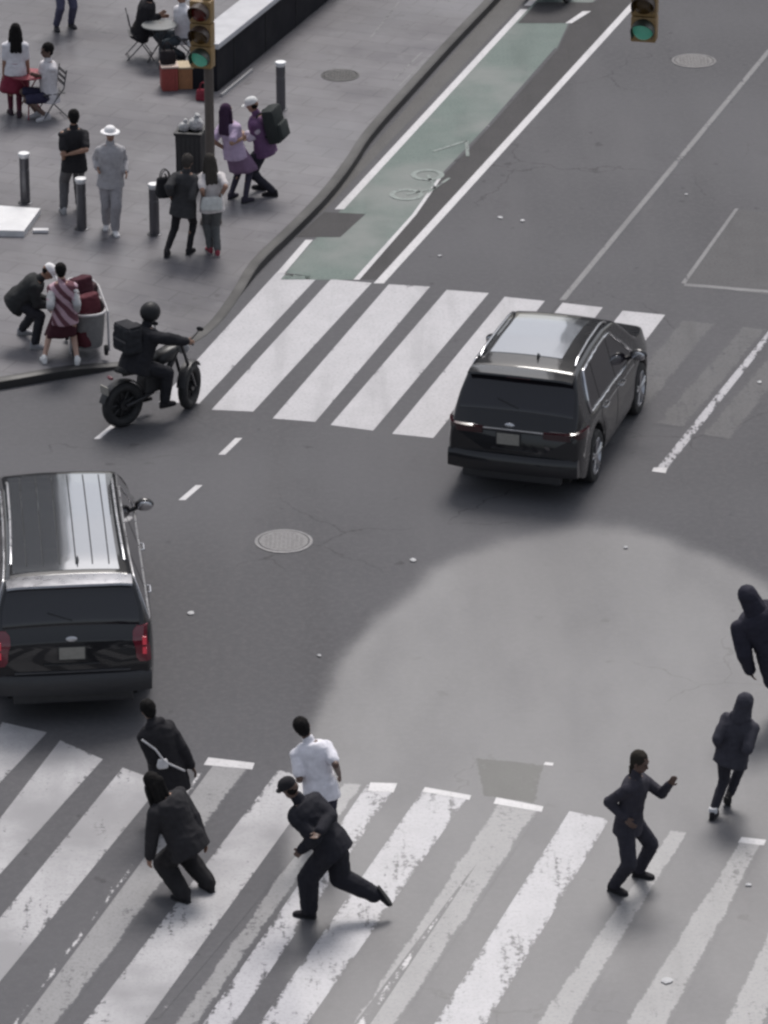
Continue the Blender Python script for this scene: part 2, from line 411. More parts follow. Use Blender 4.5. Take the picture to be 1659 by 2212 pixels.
up = [[(598, 588), (688, 597), (430, 872), (343, 868)], [(715, 603), (803, 611), (547, 889), (457, 885)], [(840, 614), (929, 619), (681, 911), (589, 904)],
      [(965, 626), (1056, 633), (806, 930), (714, 918)], [(1090, 641), (1177, 650), (936, 946), (847, 937)], [(1215, 654), (1302, 664), (1070, 966), (978, 954)],
      [(1345, 671), (1437, 680), (1205, 985), (1110, 972)]]
marking('far_crosswalk', up, PAINT0, .004)
marking('faint_crosswalk_mark', [[(1470, 690), (1550, 698), (1330, 960), (1250, 950)], [(1600, 704), (1660, 710), (1480, 925), (1410, 915)], [(1700, 720), (1760, 726), (1580, 950), (1510, 940)]], m_paint('ghost_paint', (.135, .133, .137), .45, .6, .3), .004)
def ext(tl, tr, a, b, y=2300):
    """stripe from its top corners through the points a (left edge) and b (right edge) down to y"""
    def go(p, q): k = (y - p[1]) / (q[1] - p[1]); return (p[0] + (q[0] - p[0]) * k, y)
    return [tl, tr, go(tr, b), go(tl, a)]
marking('near_crosswalk', [
    ext((5, 1560), (102, 1582), (-100, 1690), (0, 1690), 2000), ext((130, 1599), (222, 1640), (0, 1768), (0, 1888), 2100),
    ext((265, 1658), (352, 1690), (0, 1982), (0, 2120)), ext((602, 1662), (690, 1690), (180, 2212), (312, 2212))], PAINT4, .004)
marking('worn_near_crosswalk', [
    ext((915, 1704), (1010, 1722), (560, 2212), (662, 2212)), ext((1230, 1752), (1316, 1770), (938, 2212), (1050, 2212)),
    ext((795, 1692), (857, 1696), (438, 2212), (505, 2212))], PAINT1, .004)
marking('faded_near_crosswalk', [ext((738, 1688), (790, 1692), (370, 2212), (434, 2212)), ext((440, 1640), (548, 1652), (20, 2212), (130, 2212)), ext((1070, 1728), (1172, 1745), (755, 2212), (862, 2212)),
    ext((1596, 1812), (1652, 1818), (1340, 2212), (1450, 2212)), ext((1446, 1790), (1490, 1796), (1148, 2212), (1240, 2212)), ext((1740, 1830), (1800, 1836), (1556, 2212), (1660, 2212))], PAINT3, .004)
marking('flaked_near_crosswalk', [ext((444, 1636), (470, 1640), (18, 2212), (45, 2212)), ext((1010, 1890), (1030, 1866), (765, 2212), (800, 2212)),
    ext((700, 1760), (712, 1762), (372, 2150), (385, 2150), 2200)], PAINT2, .007)
marking('crosswalk_remnant', [[(918, 1700), (1018, 1718), (1014, 1728), (912, 1710)], [(1072, 1722), (1174, 1742), (1170, 1754), (1066, 1736)],
    [(1602, 1808), (1655, 1814), (1650, 1826), (1594, 1820)], [(450, 1636), (550, 1648), (545, 1662), (440, 1652)], [(800, 1690), (858, 1692), (850, 1712), (795, 1708)], [(1178, 1646), (1196, 1648), (1194, 1654), (1174, 1652)]], LINE, .008)
marking('square_patch', [[(1015, 1632), (1188, 1650), (1160, 1740), (1040, 1722)]], m_paint('patched_asphalt', (.052, .053, .050), .42, .9), .003)

# manhole covers
def manhole(px, z, r, col, label, base):
    p = G(px[0], px[1], z)
    t = thing('manhole_cover', label, 'manhole cover', p)
    M = simple('cast_iron_' + base, col, .55, .3, var=.3, bump=.6, nscale=30)
    bm = bmesh.new(); lathe(bm, [(r * .86, .0), (r * .86, .012), (r * .84, .016), (r * .02, .017)], (0, 0, 0), (0, 0, 1), 40)
    for i in range(-5, 6):
        for j in range(-5, 6):
            if i * i + j * j < 22: box(bm, (i * r * .15, j * r * .15, .016), r * .09, r * .09, .006)
    obj('cover', bm, M, t)
    bm = bmesh.new(); lathe(bm, [(r, -.01), (r, .010), (r * .9, .014), (r * .885, .012), (r * .885, -.01)], (0, 0, 0), (0, 0, 1), 40)
    obj('rim', bm, simple('iron_rim_' + base, tuple(c * 1.15 for c in col), .6, .2, var=.3), t)
manhole((613, 1170), 0, .385, (.15, .147, .152), 'pale round manhole cover in the middle of the crossing near the left vehicle', 'pale')
manhole((1499, 132), 0, .385, (.12, .117, .12), 'round manhole cover with light rim in the lane below the hanging signal', 'grey')
manhole((735, 163), KZ, .33, (.05, .049, .05), 'dark round cover set in the plaza paving near the bollard', 'dark')

# paving joints on the plaza (narrow light slots)
marking('paving_slot', [ln((862, 4), (800, 82), 5, 5), ln((912, 112), (850, 172), 5, 5), ln((930, 118), (862, 186), 4, 4), ln((545, 154), (477, 209), 3, 3)], FAINT, KZ + .004)
# ------------------------------------------------------------------ vehicles
BLACKP = simple('black_car_paint', (.014, .014, .016), .4, spec=.08, coat=1.0, var=.05)
TINT = simple('tinted_glass', (.012, .011, .015), .05, spec=.6, coat=.3, var=.05)
CHROME = simple('chrome', (.62, .62, .64), .18, 1.0, var=.05)
RUB = simple('black_rubber', (.022, .022, .023), .8, var=.2)
PLAST = simple('black_plastic', (.025, .025, .027), .55, var=.15)
ALLOY = simple('alloy_rim', (.50, .50, .52), .3, .9, var=.1)
REDL = simple('red_lamp', (.14, .012, .025), .12, spec=.6, coat=.6, var=.1)
REDLIT = simple('lit_tail_lamp', (.35, .02, .03), .2, emit=(1, .10, .16, .14))
SILV = simple('silver_trim', (.55, .55, .57), .3, .8, var=.08)
PLATE = simple('plate_face', (.26, .25, .225), .5, var=.15)
DARKIN = simple('underbody_black', (.010, .010, .010), .9)

def interp(pts, s):
    if s <= pts[0][0]: return pts[0][1]
    for (a, va), (b, vb) in zip(pts, pts[1:]):
        if s <= b: return va + (vb - va) * ((s - a) / (b - a) if b > a else 0)
    return pts[-1][1]

class Car:
    def __init__(self, L, W, H, rear_axle, front_axle, rise, Rw, top, belt, tumble):
        self.L, self.W, self.H, self.ra, self.fa, self.Rw = L, W, H, rear_axle, front_axle, Rw
        self.toppts, self.beltpts, self.tumble, self.rise = top, belt, tumble, rise
    def top(self, s):
        # light smoothing of the profile
        return sum(interp(self.toppts, s + d) for d in (-.05, -.025, 0, .025, .05)) / 5
    def belt(self, s): return min(interp(self.beltpts, s), self.top(s) - .02)
    def w(self, s):
        k = 1.0
        if s < .45: k -= .075 * ((.45 - s) / .45) ** 2.6
        f = s - (self.L - 1.1)
        if f > 0: k -= .20 * (f / 1.1) ** 2.4
        return self.W / 2 * k
    def sill(self, s):
        b = .27
        if s < .35: b = .27 + .16 * (.35 - s) / .35
        if s > self.L - .5: b = .25
        for c in (self.ra, self.fa):
            ra = self.Rw + .075
            if abs(s - c) < ra: b = max(b, self.Rw + math.sqrt(ra * ra - (s - c) ** 2))
        return b
    def section(self, s):
        w, zs, zb, zt = self.w(s), self.sill(s), self.belt(s), self.top(s)
        zb = max(zb, zs + .05); zt = max(zt, zb + .02)
        h = zt - zb; wr = w * .955 - self.tumble * h; r = min(.085, .45 * h)
        b = zb - zs
        crn = .022
        pts = [(0, zs), (w * .9, zs), (w * .965, zs + .015), (w * .985, zs + b * .16), (w * 1.0, zs + b * .42), (w * .998, zs + b * .66), (w * .99, zs + b * .85), (w * .972, zb - .02), (w * .955, zb)]
        for k in (.25, .5, .75, 1.0):
            z = zb + (h - r) * k; pts.append((w * .955 - self.tumble * (h - r) * k, z))
        wu = pts[-1][0]
        pts += [(wu - r * .12, zt - r * .55), (wu - r * .42, zt - r * .2), (wu - r * 1.0, zt - r * .03), (wr * .62, zt + crn * .55), (wr * .3, zt + crn * .9), (0, zt + crn)]
        return pts
    def side_x(self, s, z):
        p = self.section(s)[2:14]
        for (xa, za), (xb, zb) in zip(p, p[1:]):
            if z <= zb + 1e-9: return xa + (xb - xa) * ((z - za) / max(zb - za, 1e-6))
        return p[-1][0]
    def top_z(self, s, x):
        p = self.section(s)[12:][::-1]; x = abs(x)
        for (xa, za), (xb, zb) in zip(p, p[1:]):
            if x <= xb: return za + (zb - za) * ((x - xa) / max(xb - xa, 1e-6))
        return p[-1][1]
    def body(self):
        st = [0, .012, .03, .06, .10, .14, .19, .25, .31, .37, .43, .50, .58, .7]
        s = .8
        while s < self.L - .1: st.append(s); s += .06
        st += [self.L - .1, self.L - .05, self.L - .02, self.L]
        for c in (self.ra, self.fa):
            ra = self.Rw + .075
            st += [c + d for d in (-ra, -ra + .004, -ra * .97, -ra * .9, ra * .9, ra * .97, ra - .004, ra)]
        st = sorted(set(round(x, 4) for x in st)); bm = bmesh.new(); rs = []
        for s in st:
            p = self.section(s); e = 1.0
            # round the ends in plan
            k = 0
            if s < .06: k = 1 - s / .06
            if s > self.L - .05: k = 1 - (self.L - s) / .05
            zc = (p[0][1] + p[-1][1]) / 2
            p = [(x * (1 - .02 * k * k), zc + (z - zc) * (1 - .03 * k * k)) for x, z in p]
            y = s - self.L / 2
            rs.append([Vector((x, y, z)) for x, z in p] + [Vector((-x, y, z)) for x, z in p[-2:0:-1]])
        rings(bm, rs); return bm
    def pt(self, s, x, z): return Vector((x, s - self.L / 2, z))
    def side_patch(self, bm, s0, s1, lo, hi, side, off, n=14, m=6, th=.01):
        """panel on the flank between the curves lo(s) and hi(s), lifted by off"""
        g = []
        for i in range(n + 1):
            s = s0 + (s1 - s0) * i / n; col = []
            for j in range(m + 1):
                z = lo(s) + (hi(s) - lo(s)) * j / m; col.append(bm.verts.new(self.pt(s, side * (self.side_x(s, z) + off), z)))
            g.append(col)
        for i in range(n):
            for j in range(m): bm.faces.new((g[i][j], g[i + 1][j], g[i + 1][j + 1], g[i][j + 1]))
        if th:
            ed = [e for e in bm.edges if e.is_boundary]
            ex = bmesh.ops.extrude_edge_only(bm, edges=ed)
            for v in [x for x in ex['geom'] if isinstance(x, bmesh.types.BMVert)]: v.co.x -= side * (off + th)
    def top_patch(self, bm, s0, s1, xf0, xf1, off, n=8, m=12):
        """panel on the upper surface between stations s0,s1 and fractions of the roof width"""
        g = []
        for i in range(n + 1):
            s = s0 + (s1 - s0) * i / n; wr = self.section(s)[13][0]; row = []
            e = .02; dz = (self.top(s + e) - self.top(s - e)) / (2 * e); nn = Vector((0, -dz, 1)).normalized()
            for j in range(m + 1):
                x = wr * (xf0 + (xf1 - xf0) * j / m); row.append(bm.verts.new(self.pt(s, x, self.top_z(s, x)) + nn * off))
            g.append(row)
        for i in range(n):
            for j in range(m): bm.faces.new((g[i][j], g[i][j + 1], g[i + 1][j + 1], g[i + 1][j]))
        ed = [e for e in bm.edges if e.is_boundary]; ex = bmesh.ops.extrude_edge_only(bm, edges=ed)
        for v in [x for x in ex['geom'] if isinstance(x, bmesh.types.BMVert)]: v.co.z -= off + .012

def wheel(c, x, s, side, parent, rim_mat):
    Rw = c.Rw; p = c.pt(s, x, Rw)
    bm = bmesh.new(); a = Vector((side, 0, 0))
    lathe(bm, [(Rw * .66, -.11), (Rw * .93, -.115), (Rw * .985, -.09), (Rw, -.05), (Rw, .05), (Rw * .985, .09), (Rw * .93, .112), (Rw * .72, .118), (Rw * .69, .10), (Rw * .66, .04)], p, a, 36)
    wh = obj('wheel', bm, RUB, parent, smooth=40)
    bm = bmesh.new(); lathe(bm, [(Rw * .69, -.02), (Rw * .70, .108), (Rw * .66, .112), (Rw * .63, .08), (Rw * .60, .02), (.02, .015)], p, a, 36)
    for k in range(5):
        an = 2 * math.pi * k / 5 + .3
        for da in (-.13, .13):
            d = Vector((0, math.cos(an + da), math.sin(an + da))); d0 = Vector((0, math.cos(an), math.sin(an)))
            capsule(bm, p + a * .085 + d0 * Rw * .12, p + a * .10 + d * Rw * .64, .024, .026, 6)
    lathe(bm, [(Rw * .17, .06), (Rw * .17, .1), (Rw * .1, .115), (.004, .117)], p, a, 18)
    obj('rim', bm, rim_mat, wh, smooth=40)
    bm = bmesh.new(); lathe(bm, [(Rw * .6, -.01), (Rw * .6, .012), (.01, .013)], p, a, 24); obj('brake_disc', bm, DARKIN, wh)

def suv(px, z, heading, label, spec):
    c = spec['car']; p = G(px[0], px[1], 0)
    # px is the ground point under the middle of the rear bumper
    h = R(heading); pos = p + Vector((math.sin(h), math.cos(h), 0)) * c.L / 2
    t = thing('sport_utility_vehicle', label, 'car', pos, -h)
    body = obj('body', c.body(), BLACKP, t, smooth=38)
    bm = bmesh.new(); box(bm, c.pt(c.L / 2, 0, .3), c.W * .78, c.L * .9, .12); obj('underbody', bm, DARKIN, t)
    for side in (-1, 1):
        for s in (c.ra, c.fa): wheel(c, side * (c.w(s) - .125), s, side, t, spec.get('rim', ALLOY))
    lo = lambda s: c.belt(s) + .03
    def hi(s): return c.top(s) - .105
    for side in (-1, 1):
        # side glass: quarter light, rear door, front door
        for a, b in spec['glass']:
            bm = bmesh.new()
            def h2(s, a=a): return max(lo(s) + .02, min(hi(s), spec['dlo'](s, lo(s), hi(s))))
            c.side_patch(bm, a, b, lo, h2, side, .004); obj('side_window', bm, TINT, t, smooth=40)
        s0, s1 = spec['glass'][0][0] - .03, spec['glass'][-1][1] + .03
        if spec.get('trim'):
            N = 40; up_, dn_ = [], []
            for i in range(N + 1):
                s = s0 + (s1 - s0) * i / N; zl = lo(s) - .012; zh = max(zl + .02, min(hi(s), spec['dlo'](s, lo(s), hi(s))) + .012)
                dn_.append(c.pt(s, side * (c.side_x(s, zl) + .006), zl)); up_.append(c.pt(s, side * (c.side_x(s, zh) + .006), zh))
            bm = bmesh.new(); tube(bm, dn_ + up_[::-1], spec['trim'], 6, closed=True); obj('window_trim', bm, spec.get('trim_mat', CHROME), t, smooth=60)
        for a, b, hs in spec['doors']:
            bm = bmesh.new()
            def dl(s): return max(c.sill(s) + .10, .40)
            c.side_patch(bm, a, b, dl, lambda s: c.belt(s) - .012, side, .004, 12, 8)
            d = obj('door', bm, BLACKP, t, smooth=40)
            bm = bmesh.new(); zz = c.belt(hs) - .11
            tube(bm, [c.pt(hs - .1, side * (c.side_x(hs, zz) + .0), zz), c.pt(hs - .09, side * (c.side_x(hs, zz) + .035), zz), c.pt(hs + .09, side * (c.side_x(hs, zz) + .035), zz), c.pt(hs + .1, side * c.side_x(hs, zz), zz)], .013, 6)
            obj('handle', bm, spec.get('handle', CHROME), d, smooth=60)
        # mirror
        ms = spec['mirror']; zz = c.belt(ms) + .09
        x0 = c.side_x(ms, zz)
        bm = bmesh.new(); ellipsoid(bm, c.pt(ms, side * (x0 + .16), zz + .03), Vector((.125, 0, 0)), Vector((0, .07, 0)), Vector((0, 0, .085)))
        capsule(bm, c.pt(ms + .03, side * (x0 - .02), zz - .05), c.pt(ms + .02, side * (x0 + .1), zz - .01), .03, .03, 8)
        mr = obj('mirror', bm, BLACKP, t, smooth=60)
        bm = bmesh.new(); ellipsoid(bm, c.pt(ms - .062, side * (x0 + .165), zz + .03), Vector((.1, 0, 0)), Vector((0, .012, 0)), Vector((0, 0, .065))); obj('mirror_glass', bm, CHROME, mr, smooth=60)
        # roof rail
        a, b = spec['rails']; N = 16; xs = [(i / N) for i in range(N + 1)]
        rail = []
        for k in xs:
            s = a + (b - a) * k; x = c.section(s)[13][0] - .07; e = min(1, 12 * k, 12 * (1 - k)); rail.append(c.pt(s, side * x, c.top_z(s, x) + .005 + .05 * e))
        bm = bmesh.new(); tube(bm, rail, .017, 8); obj('roof_rail', bm, spec.get('rail_mat', CHROME), t, smooth=60)
        # head lamp
        bm = bmesh.new(); hx = c.w(c.L - .12) * .74
        ellipsoid(bm, c.pt(c.L - .10, side * hx, .78), Vector((.19, side * -.06, 0)), Vector((0, .14, 0)), Vector((0, 0, .075))); obj('headlight', bm, simple('lamp_glass', (.5, .5, .52), .1, spec=.6), t, smooth=60)
    # rear and front screens
    a, b = spec['rear_glass']
    bm = bmesh.new(); c.top_patch(bm, a, b, -.93, .93, .005); obj('rear_window', bm, TINT, t, smooth=40)
    a, b = spec['windscreen']
    bm = bmesh.new(); c.top_patch(bm, a, b, -.9, .9, .004); obj('windscreen', bm, TINT, t, smooth=40)
    if 'sunroof' in spec:
        a, b = spec['sunroof']
        bm = bmesh.new(); c.top_patch(bm, a, b, -.78, .60, .005, 16, 14); obj('sunroof', bm, simple('mirrored_roof', (.26, .27, .29), .06, .75, spec=.9, coat=1.0, var=.03), t, smooth=40)
    # spoiler over the rear screen
    s = spec['spoiler']; bm = bmesh.new(); wr = c.section(s)[13][0] * .96; zt = c.top(s)
    rs = []
    for k in range(13):
        x = -wr + 2 * wr * k / 12; z = c.top_z(s + .02, x) ; y = s - c.L / 2; cv = .05 * (1 - (x / wr) ** 2)
        rs.append([Vector((x, y + .16, z + .012)), Vector((x, y + .0, z + .024)), Vector((x, y - .16 - cv, z + .004)), Vector((x, y - .17 - cv, z - .022)), Vector((x, y - .02, z - .05)), Vector((x, y + .16, z - .04))])
    rings(bm, rs); sp = obj('spoiler', bm, spec.get('spoiler_mat', BLACKP), t, smooth=40)
    bm = bmesh.new(); box(bm, c.pt(s - .185, 0, c.top_z(s, 0) - .012), .34, .03, .014); obj('brake_lamp', bm, REDL, sp)
    # antenna fin
    bm = bmesh.new(); sf = s + .42; z = c.top_z(sf, 0)
    rs = []
    for k in range(6):
        q = k / 5; rs.append(ell(c.pt(sf - .06 * q - .02, .12, z + .075 * q - .01), Vector((.022 * (1 - q * .7), 0, 0)), Vector((0, .085 * (1 - q * .75), 0)), 10))
    rings(bm, rs); obj('antenna_fin', bm, BLACKP, t, smooth=50)
    # rear lamps
    for side in (-1, 1):
        spec['lamp'](c, side, t)
    # tailgate details
    yr = -c.L / 2
    def on_rear(z): # y of the tail at height z near the middle
        s = 0
        while c.top(s) < z and s < .6: s += .005
        return s - c.L / 2
    for (x0, x1, z, hgt, m, nm) in spec['strips']:
        bm = bmesh.new(); box(bm, ((x0 + x1) / 2, on_rear(z) - .008, z), x1 - x0, .03, hgt); obj(nm, bm, m, t, bevel=.004)
    px_, pz = spec['plate']
    bm = bmesh.new(); box(bm, (px_, on_rear(pz) - .018, pz), .31, .02, .155); obj('licence_plate', bm, PLATE, t, bevel=.003)
    bm = bmesh.new(); box(bm, (px_, on_rear(pz) - .014, pz), .345, .012, .19); obj('plate_frame', bm, PLAST, t, bevel=.003)
    bm = bmesh.new(); ez = pz + .17; ellipsoid(bm, Vector((px_, on_rear(ez) - .012, ez)), Vector((.07, 0, 0)), Vector((0, .012, 0)), Vector((0, .006, .035))); obj('emblem', bm, SILV, t, smooth=60)
    # bumper
    bm = bmesh.new(); rs = []
    for k in range(13):
        x = (k / 6 - 1) * c.w(.1) * .99; cv = .05 * (x / c.w(.1)) ** 4
        y = yr - .075 + cv * 1.5
        rs.append([Vector((x, y, .42)), Vector((x, y - .012, .5)), Vector((x, y - .006, .63)), Vector((x, y + .03, .67)), Vector((x, y + .12, .68)), Vector((x, y + .12, .40))])
    rings(bm, rs); obj('rear_bumper', bm, spec.get('bumper_mat', BLACKP), t, smooth=40)
    bm = bmesh.new(); box(bm, c.pt(.02, 0, .36), c.W * .72, .12, .12); obj('rear_valance', bm, PLAST, t, bevel=.02)
    # wiper
    bm = bmesh.new(); a, b = spec['rear_glass']; s_ = a + (b - a) * .25
    tube(bm, [c.pt(a + .01, .02, c.top_z(a + .01, 0) + .02), c.pt(s_, -.28, c.top_z(s_, .28) + .025)], .009, 6); obj('wiper', bm, PLAST, t)
    # grille
    bm = bmesh.new(); box(bm, c.pt(c.L - .005, 0, .62), .95, .04, .26); obj('grille', bm, PLAST, t, bevel=.02)
    return t, c

# the moving black vehicle on the right
car1 = Car(4.48, 1.90, 1.77, .96, 3.50, 0, .37,
    [(0, .96), (.03, 1.02), (.08, 1.08), (.15, 1.17), (.48, 1.67), (.54, 1.705), (.9, 1.745), (1.5, 1.77), (2.15, 1.76), (2.6, 1.70), (2.74, 1.66), (3.40, 1.19), (3.50, 1.16), (4.08, 1.08), (4.38, .96), (4.46, .86), (4.48, .80)],
    [(0, .95), (.3, 1.10), (1.2, 1.08), (2.5, 1.03), (3.4, 1.0), (4.48, .76)], .30)
def lamp1(c, side, t):
    bm = bmesh.new(); n = 10; rs = []
    for i in range(n + 1):
        k = i / n; z = .985
        # wraps from the tailgate round the corner to the flank
        if k < .55:
            x = .42 + (c.w(.03) * .93 - .42) * (k / .55); p = Vector((side * x, -c.L / 2 - .008 + .03 * (k / .55) ** 4, z)); nn = Vector((side * .15, -1, 0))
        else:
            s = .02 + .42 * (k - .55) / .45; p = c.pt(s, side * (c.side_x(s, z) + .004), z); nn = Vector((side, -.25, 0))
        nn.normalize(); hgt = .05 + .02 * k if k < .9 else .05
        rs.append([p - nn * .03 + Vector((0, 0, -hgt)), p + nn * .014 + Vector((0, 0, -hgt * .8)), p + nn * .014 + Vector((0, 0, hgt * .8)), p - nn * .03 + Vector((0, 0, hgt))])
    rings(bm, rs); obj('tail_lamp', bm, simple('smoked_lamp', (.030, .005, .008), .12, spec=.6, coat=.6), t, smooth=40)
suv((1106, 1080), 0, 16.5, 'black sport utility vehicle with bright glass roof driving over the far crosswalk', dict(
    car=car1, glass=[(.72, 1.16), (1.21, 2.04), (2.10, 3.05)], doors=[(1.16, 2.03, 1.38), (2.06, 3.03, 2.30)],
    dlo=lambda s, lo, hi: min(hi, lo + max(.02, (s - .64) * 3.2), lo + max(.02, (3.14 - s) * .68)), trim=.022, mirror=2.86, rails=(.75, 2.48),
    rear_glass=(.175, .455), windscreen=(2.78, 3.36), sunroof=(.90, 2.42), spoiler=.48, lamp=lamp1,
    strips=[(-.42, .42, 1.01, .022, CHROME, 'trim_strip'), (-.78, -.5, 1.03, .018, CHROME, 'lamp_strip'), (.5, .78, 1.03, .018, CHROME, 'lamp_strip'), (-.30, .34, .74, .012, PLAST, 'tailgate_crease'),
            (.05, .62, .515, .028, CHROME, 'bumper_strip'), (-.66, -.42, .515, .028, CHROME, 'reflector')],
    plate=(-.06, .89)))

# the large vehicle on the left edge
car2 = Car(5.45, 2.02, 1.88, 1.12, 4.35, 0, .39,
    [(0, 1.02), (.02, 1.10), (.05, 1.18), (.08, 1.26), (.30, 1.74), (.36, 1.78), (.8, 1.84), (1.9, 1.88), (3.0, 1.86), (3.5, 1.81), (3.6, 1.78), (4.25, 1.25), (4.35, 1.22), (5.0, 1.15), (5.35, 1.03), (5.43, .92), (5.45, .85)],
    [(0, 1.00), (.15, 1.22), (1.2, 1.18), (3.3, 1.14), (4.3, 1.10), (5.45, .8)], .36)
def lamp2(c, side, t):
    bm = bmesh.new()
    for z0, z1, dx in ((.80, 1.24, 0),):
        rs = []
        for i in range(9):
            z = z0 + (z1 - z0) * i / 8; s = 0
            while c.top(s) < z and s < .6: s += .004
            y = s - c.L / 2; xo = c.side_x(max(s, .04), min(z, c.belt(max(s, .04)))) ; wd = .17 if 0 < i < 8 else .13
            rs.append([Vector((side * (xo - wd), y + .05, z)), Vector((side * (xo - wd), y - .016, z)), Vector((side * (xo - .04), y - .016, z)), Vector((side * (xo + .008), y + .03, z)), Vector((side * (xo + .008), y + .16, z))])
        rings(bm, rs)
    lamp = obj('tail_lamp', bm, REDL, t, smooth=40)
    bm = bmesh.new(); s = .02
    for z0, z1 in ((.90, .99), (1.02, 1.13)):
        s = 0
        while c.top(s) < (z0 + z1) / 2 and s < .6: s += .004
        box(bm, (side * (c.w(.05) - .075), s - c.L / 2 - .02, (z0 + z1) / 2), .05, .02, z1 - z0)
    obj('lit_bulb', bm, REDLIT, lamp, bevel=.006)
t2, c2_ = suv((160, 1562), 0, -6.0, 'large black sport utility vehicle at the left edge with ribbed roof and red tail lamps', dict(
    car=car2, glass=[(.30, 1.15), (1.22, 2.50), (2.57, 3.85)], doors=[(1.25, 2.51, 1.5), (2.55, 3.85, 2.85)],
    dlo=lambda s, lo, hi: min(hi, lo + max(.05, (s - .24) * 2.2), lo + max(.02, (3.96 - s) * .72)), trim=.010, trim_mat=SILV, mirror=3.72, rails=(.7, 3.2), rail_mat=SILV,
    rear_glass=(.085, .285), windscreen=(3.64, 4.22), spoiler=.33, spoiler_mat=simple('dark_silver', (.30, .30, .32), .3, .8, var=.08), lamp=lamp2, bumper_mat=simple('grey_bumper', (.03, .03, .033), .45, var=.1),
    strips=[(-.34, .34, .80, .02, PLAST, 'tailgate_crease'), (-.70, .70, .70, .02, simple('step_pad', (.06, .06, .065), .6), 'bumper_pad'), ],
    plate=(0, .95)))
bm = bmesh.new(); c2_.top_patch(bm, .50, 3.40, -.88, .80, .004, 20, 16); obj('roof_reflector', bm, simple('mirrored_roof', (.26, .27, .29), .06, .75, spec=.9, coat=1.0, var=.03), t2, smooth=40)  # mirror-like panel added so the roof shows a bright sky reflection
for k in range(6):                                   # ribs pressed in the roof
    x = (k - 2.5) * .20; pts = []
    for i in range(15):
        s = .62 + (3.35 - .62) * i / 14; pts.append(c2_.pt(s, x, c2_.top_z(s, x) + .006))
    bm = bmesh.new(); tube(bm, pts, .008, 6); obj('roof_rib', bm, BLACKP, t2, smooth=60)
# ------------------------------------------------------------------ people
def remesh(bm, vox, smooth_it=2, fold=0.0, fs=9.0, seed=0.0):
    me = bpy.data.meshes.new('tmp'); bmesh.ops.recalc_face_normals(bm, faces=bm.faces[:]); bm.to_mesh(me); bm.free()
    o = bpy.data.objects.new('tmp', me); COL.objects.link(o)
    md = o.modifiers.new('r', 'REMESH'); md.mode = 'VOXEL'; md.voxel_size = vox; md.adaptivity = 0
    dg = bpy.context.evaluated_depsgraph_get(); dg.update()
    me2 = bpy.data.meshes.new_from_object(o.evaluated_get(dg))
    bpy.data.objects.remove(o); bpy.data.meshes.remove(me)
    b = bmesh.new(); b.from_mesh(me2); bpy.data.meshes.remove(me2)
    for _ in range(smooth_it): bmesh.ops.smooth_vert(b, verts=b.verts[:], factor=.5, use_axis_x=True, use_axis_y=True, use_axis_z=True)
    if fold:
        b.normal_update(); off = Vector((seed, seed * 1.7, -seed))
        for v in b.verts:
            p = v.co
            a = noise.noise(Vector((p.x * fs, p.y * fs, p.z * fs * .7)) + off); c = 1 - abs(noise.noise(Vector((p.x * fs * .9, p.y * fs * .9, p.z * fs * 1.6)) - off)) * 2.2
            v.co = p + v.normal * (fold * (a + .8 * c))
    return b

def ik(a, c, l1, l2, pole):
    d = c - a; L = d.length
    if L < 1e-4: d = Vector((0, 0, -1)); L = 1e-4
    dn = d / L
    if L >= (l1 + l2) * .995:
        return a + dn * (L * l1 / (l1 + l2))
    L = max(L, abs(l1 - l2) + .01)
    x = (l1 * l1 - l2 * l2 + L * L) / (2 * L); h = math.sqrt(max(l1 * l1 - x * x, 0))
    pv = pole - dn * pole.dot(dn)
    if pv.length < 1e-3: pv = Vector((0, 0, 1)).cross(dn)
    return a + dn * x + pv.normalized() * h

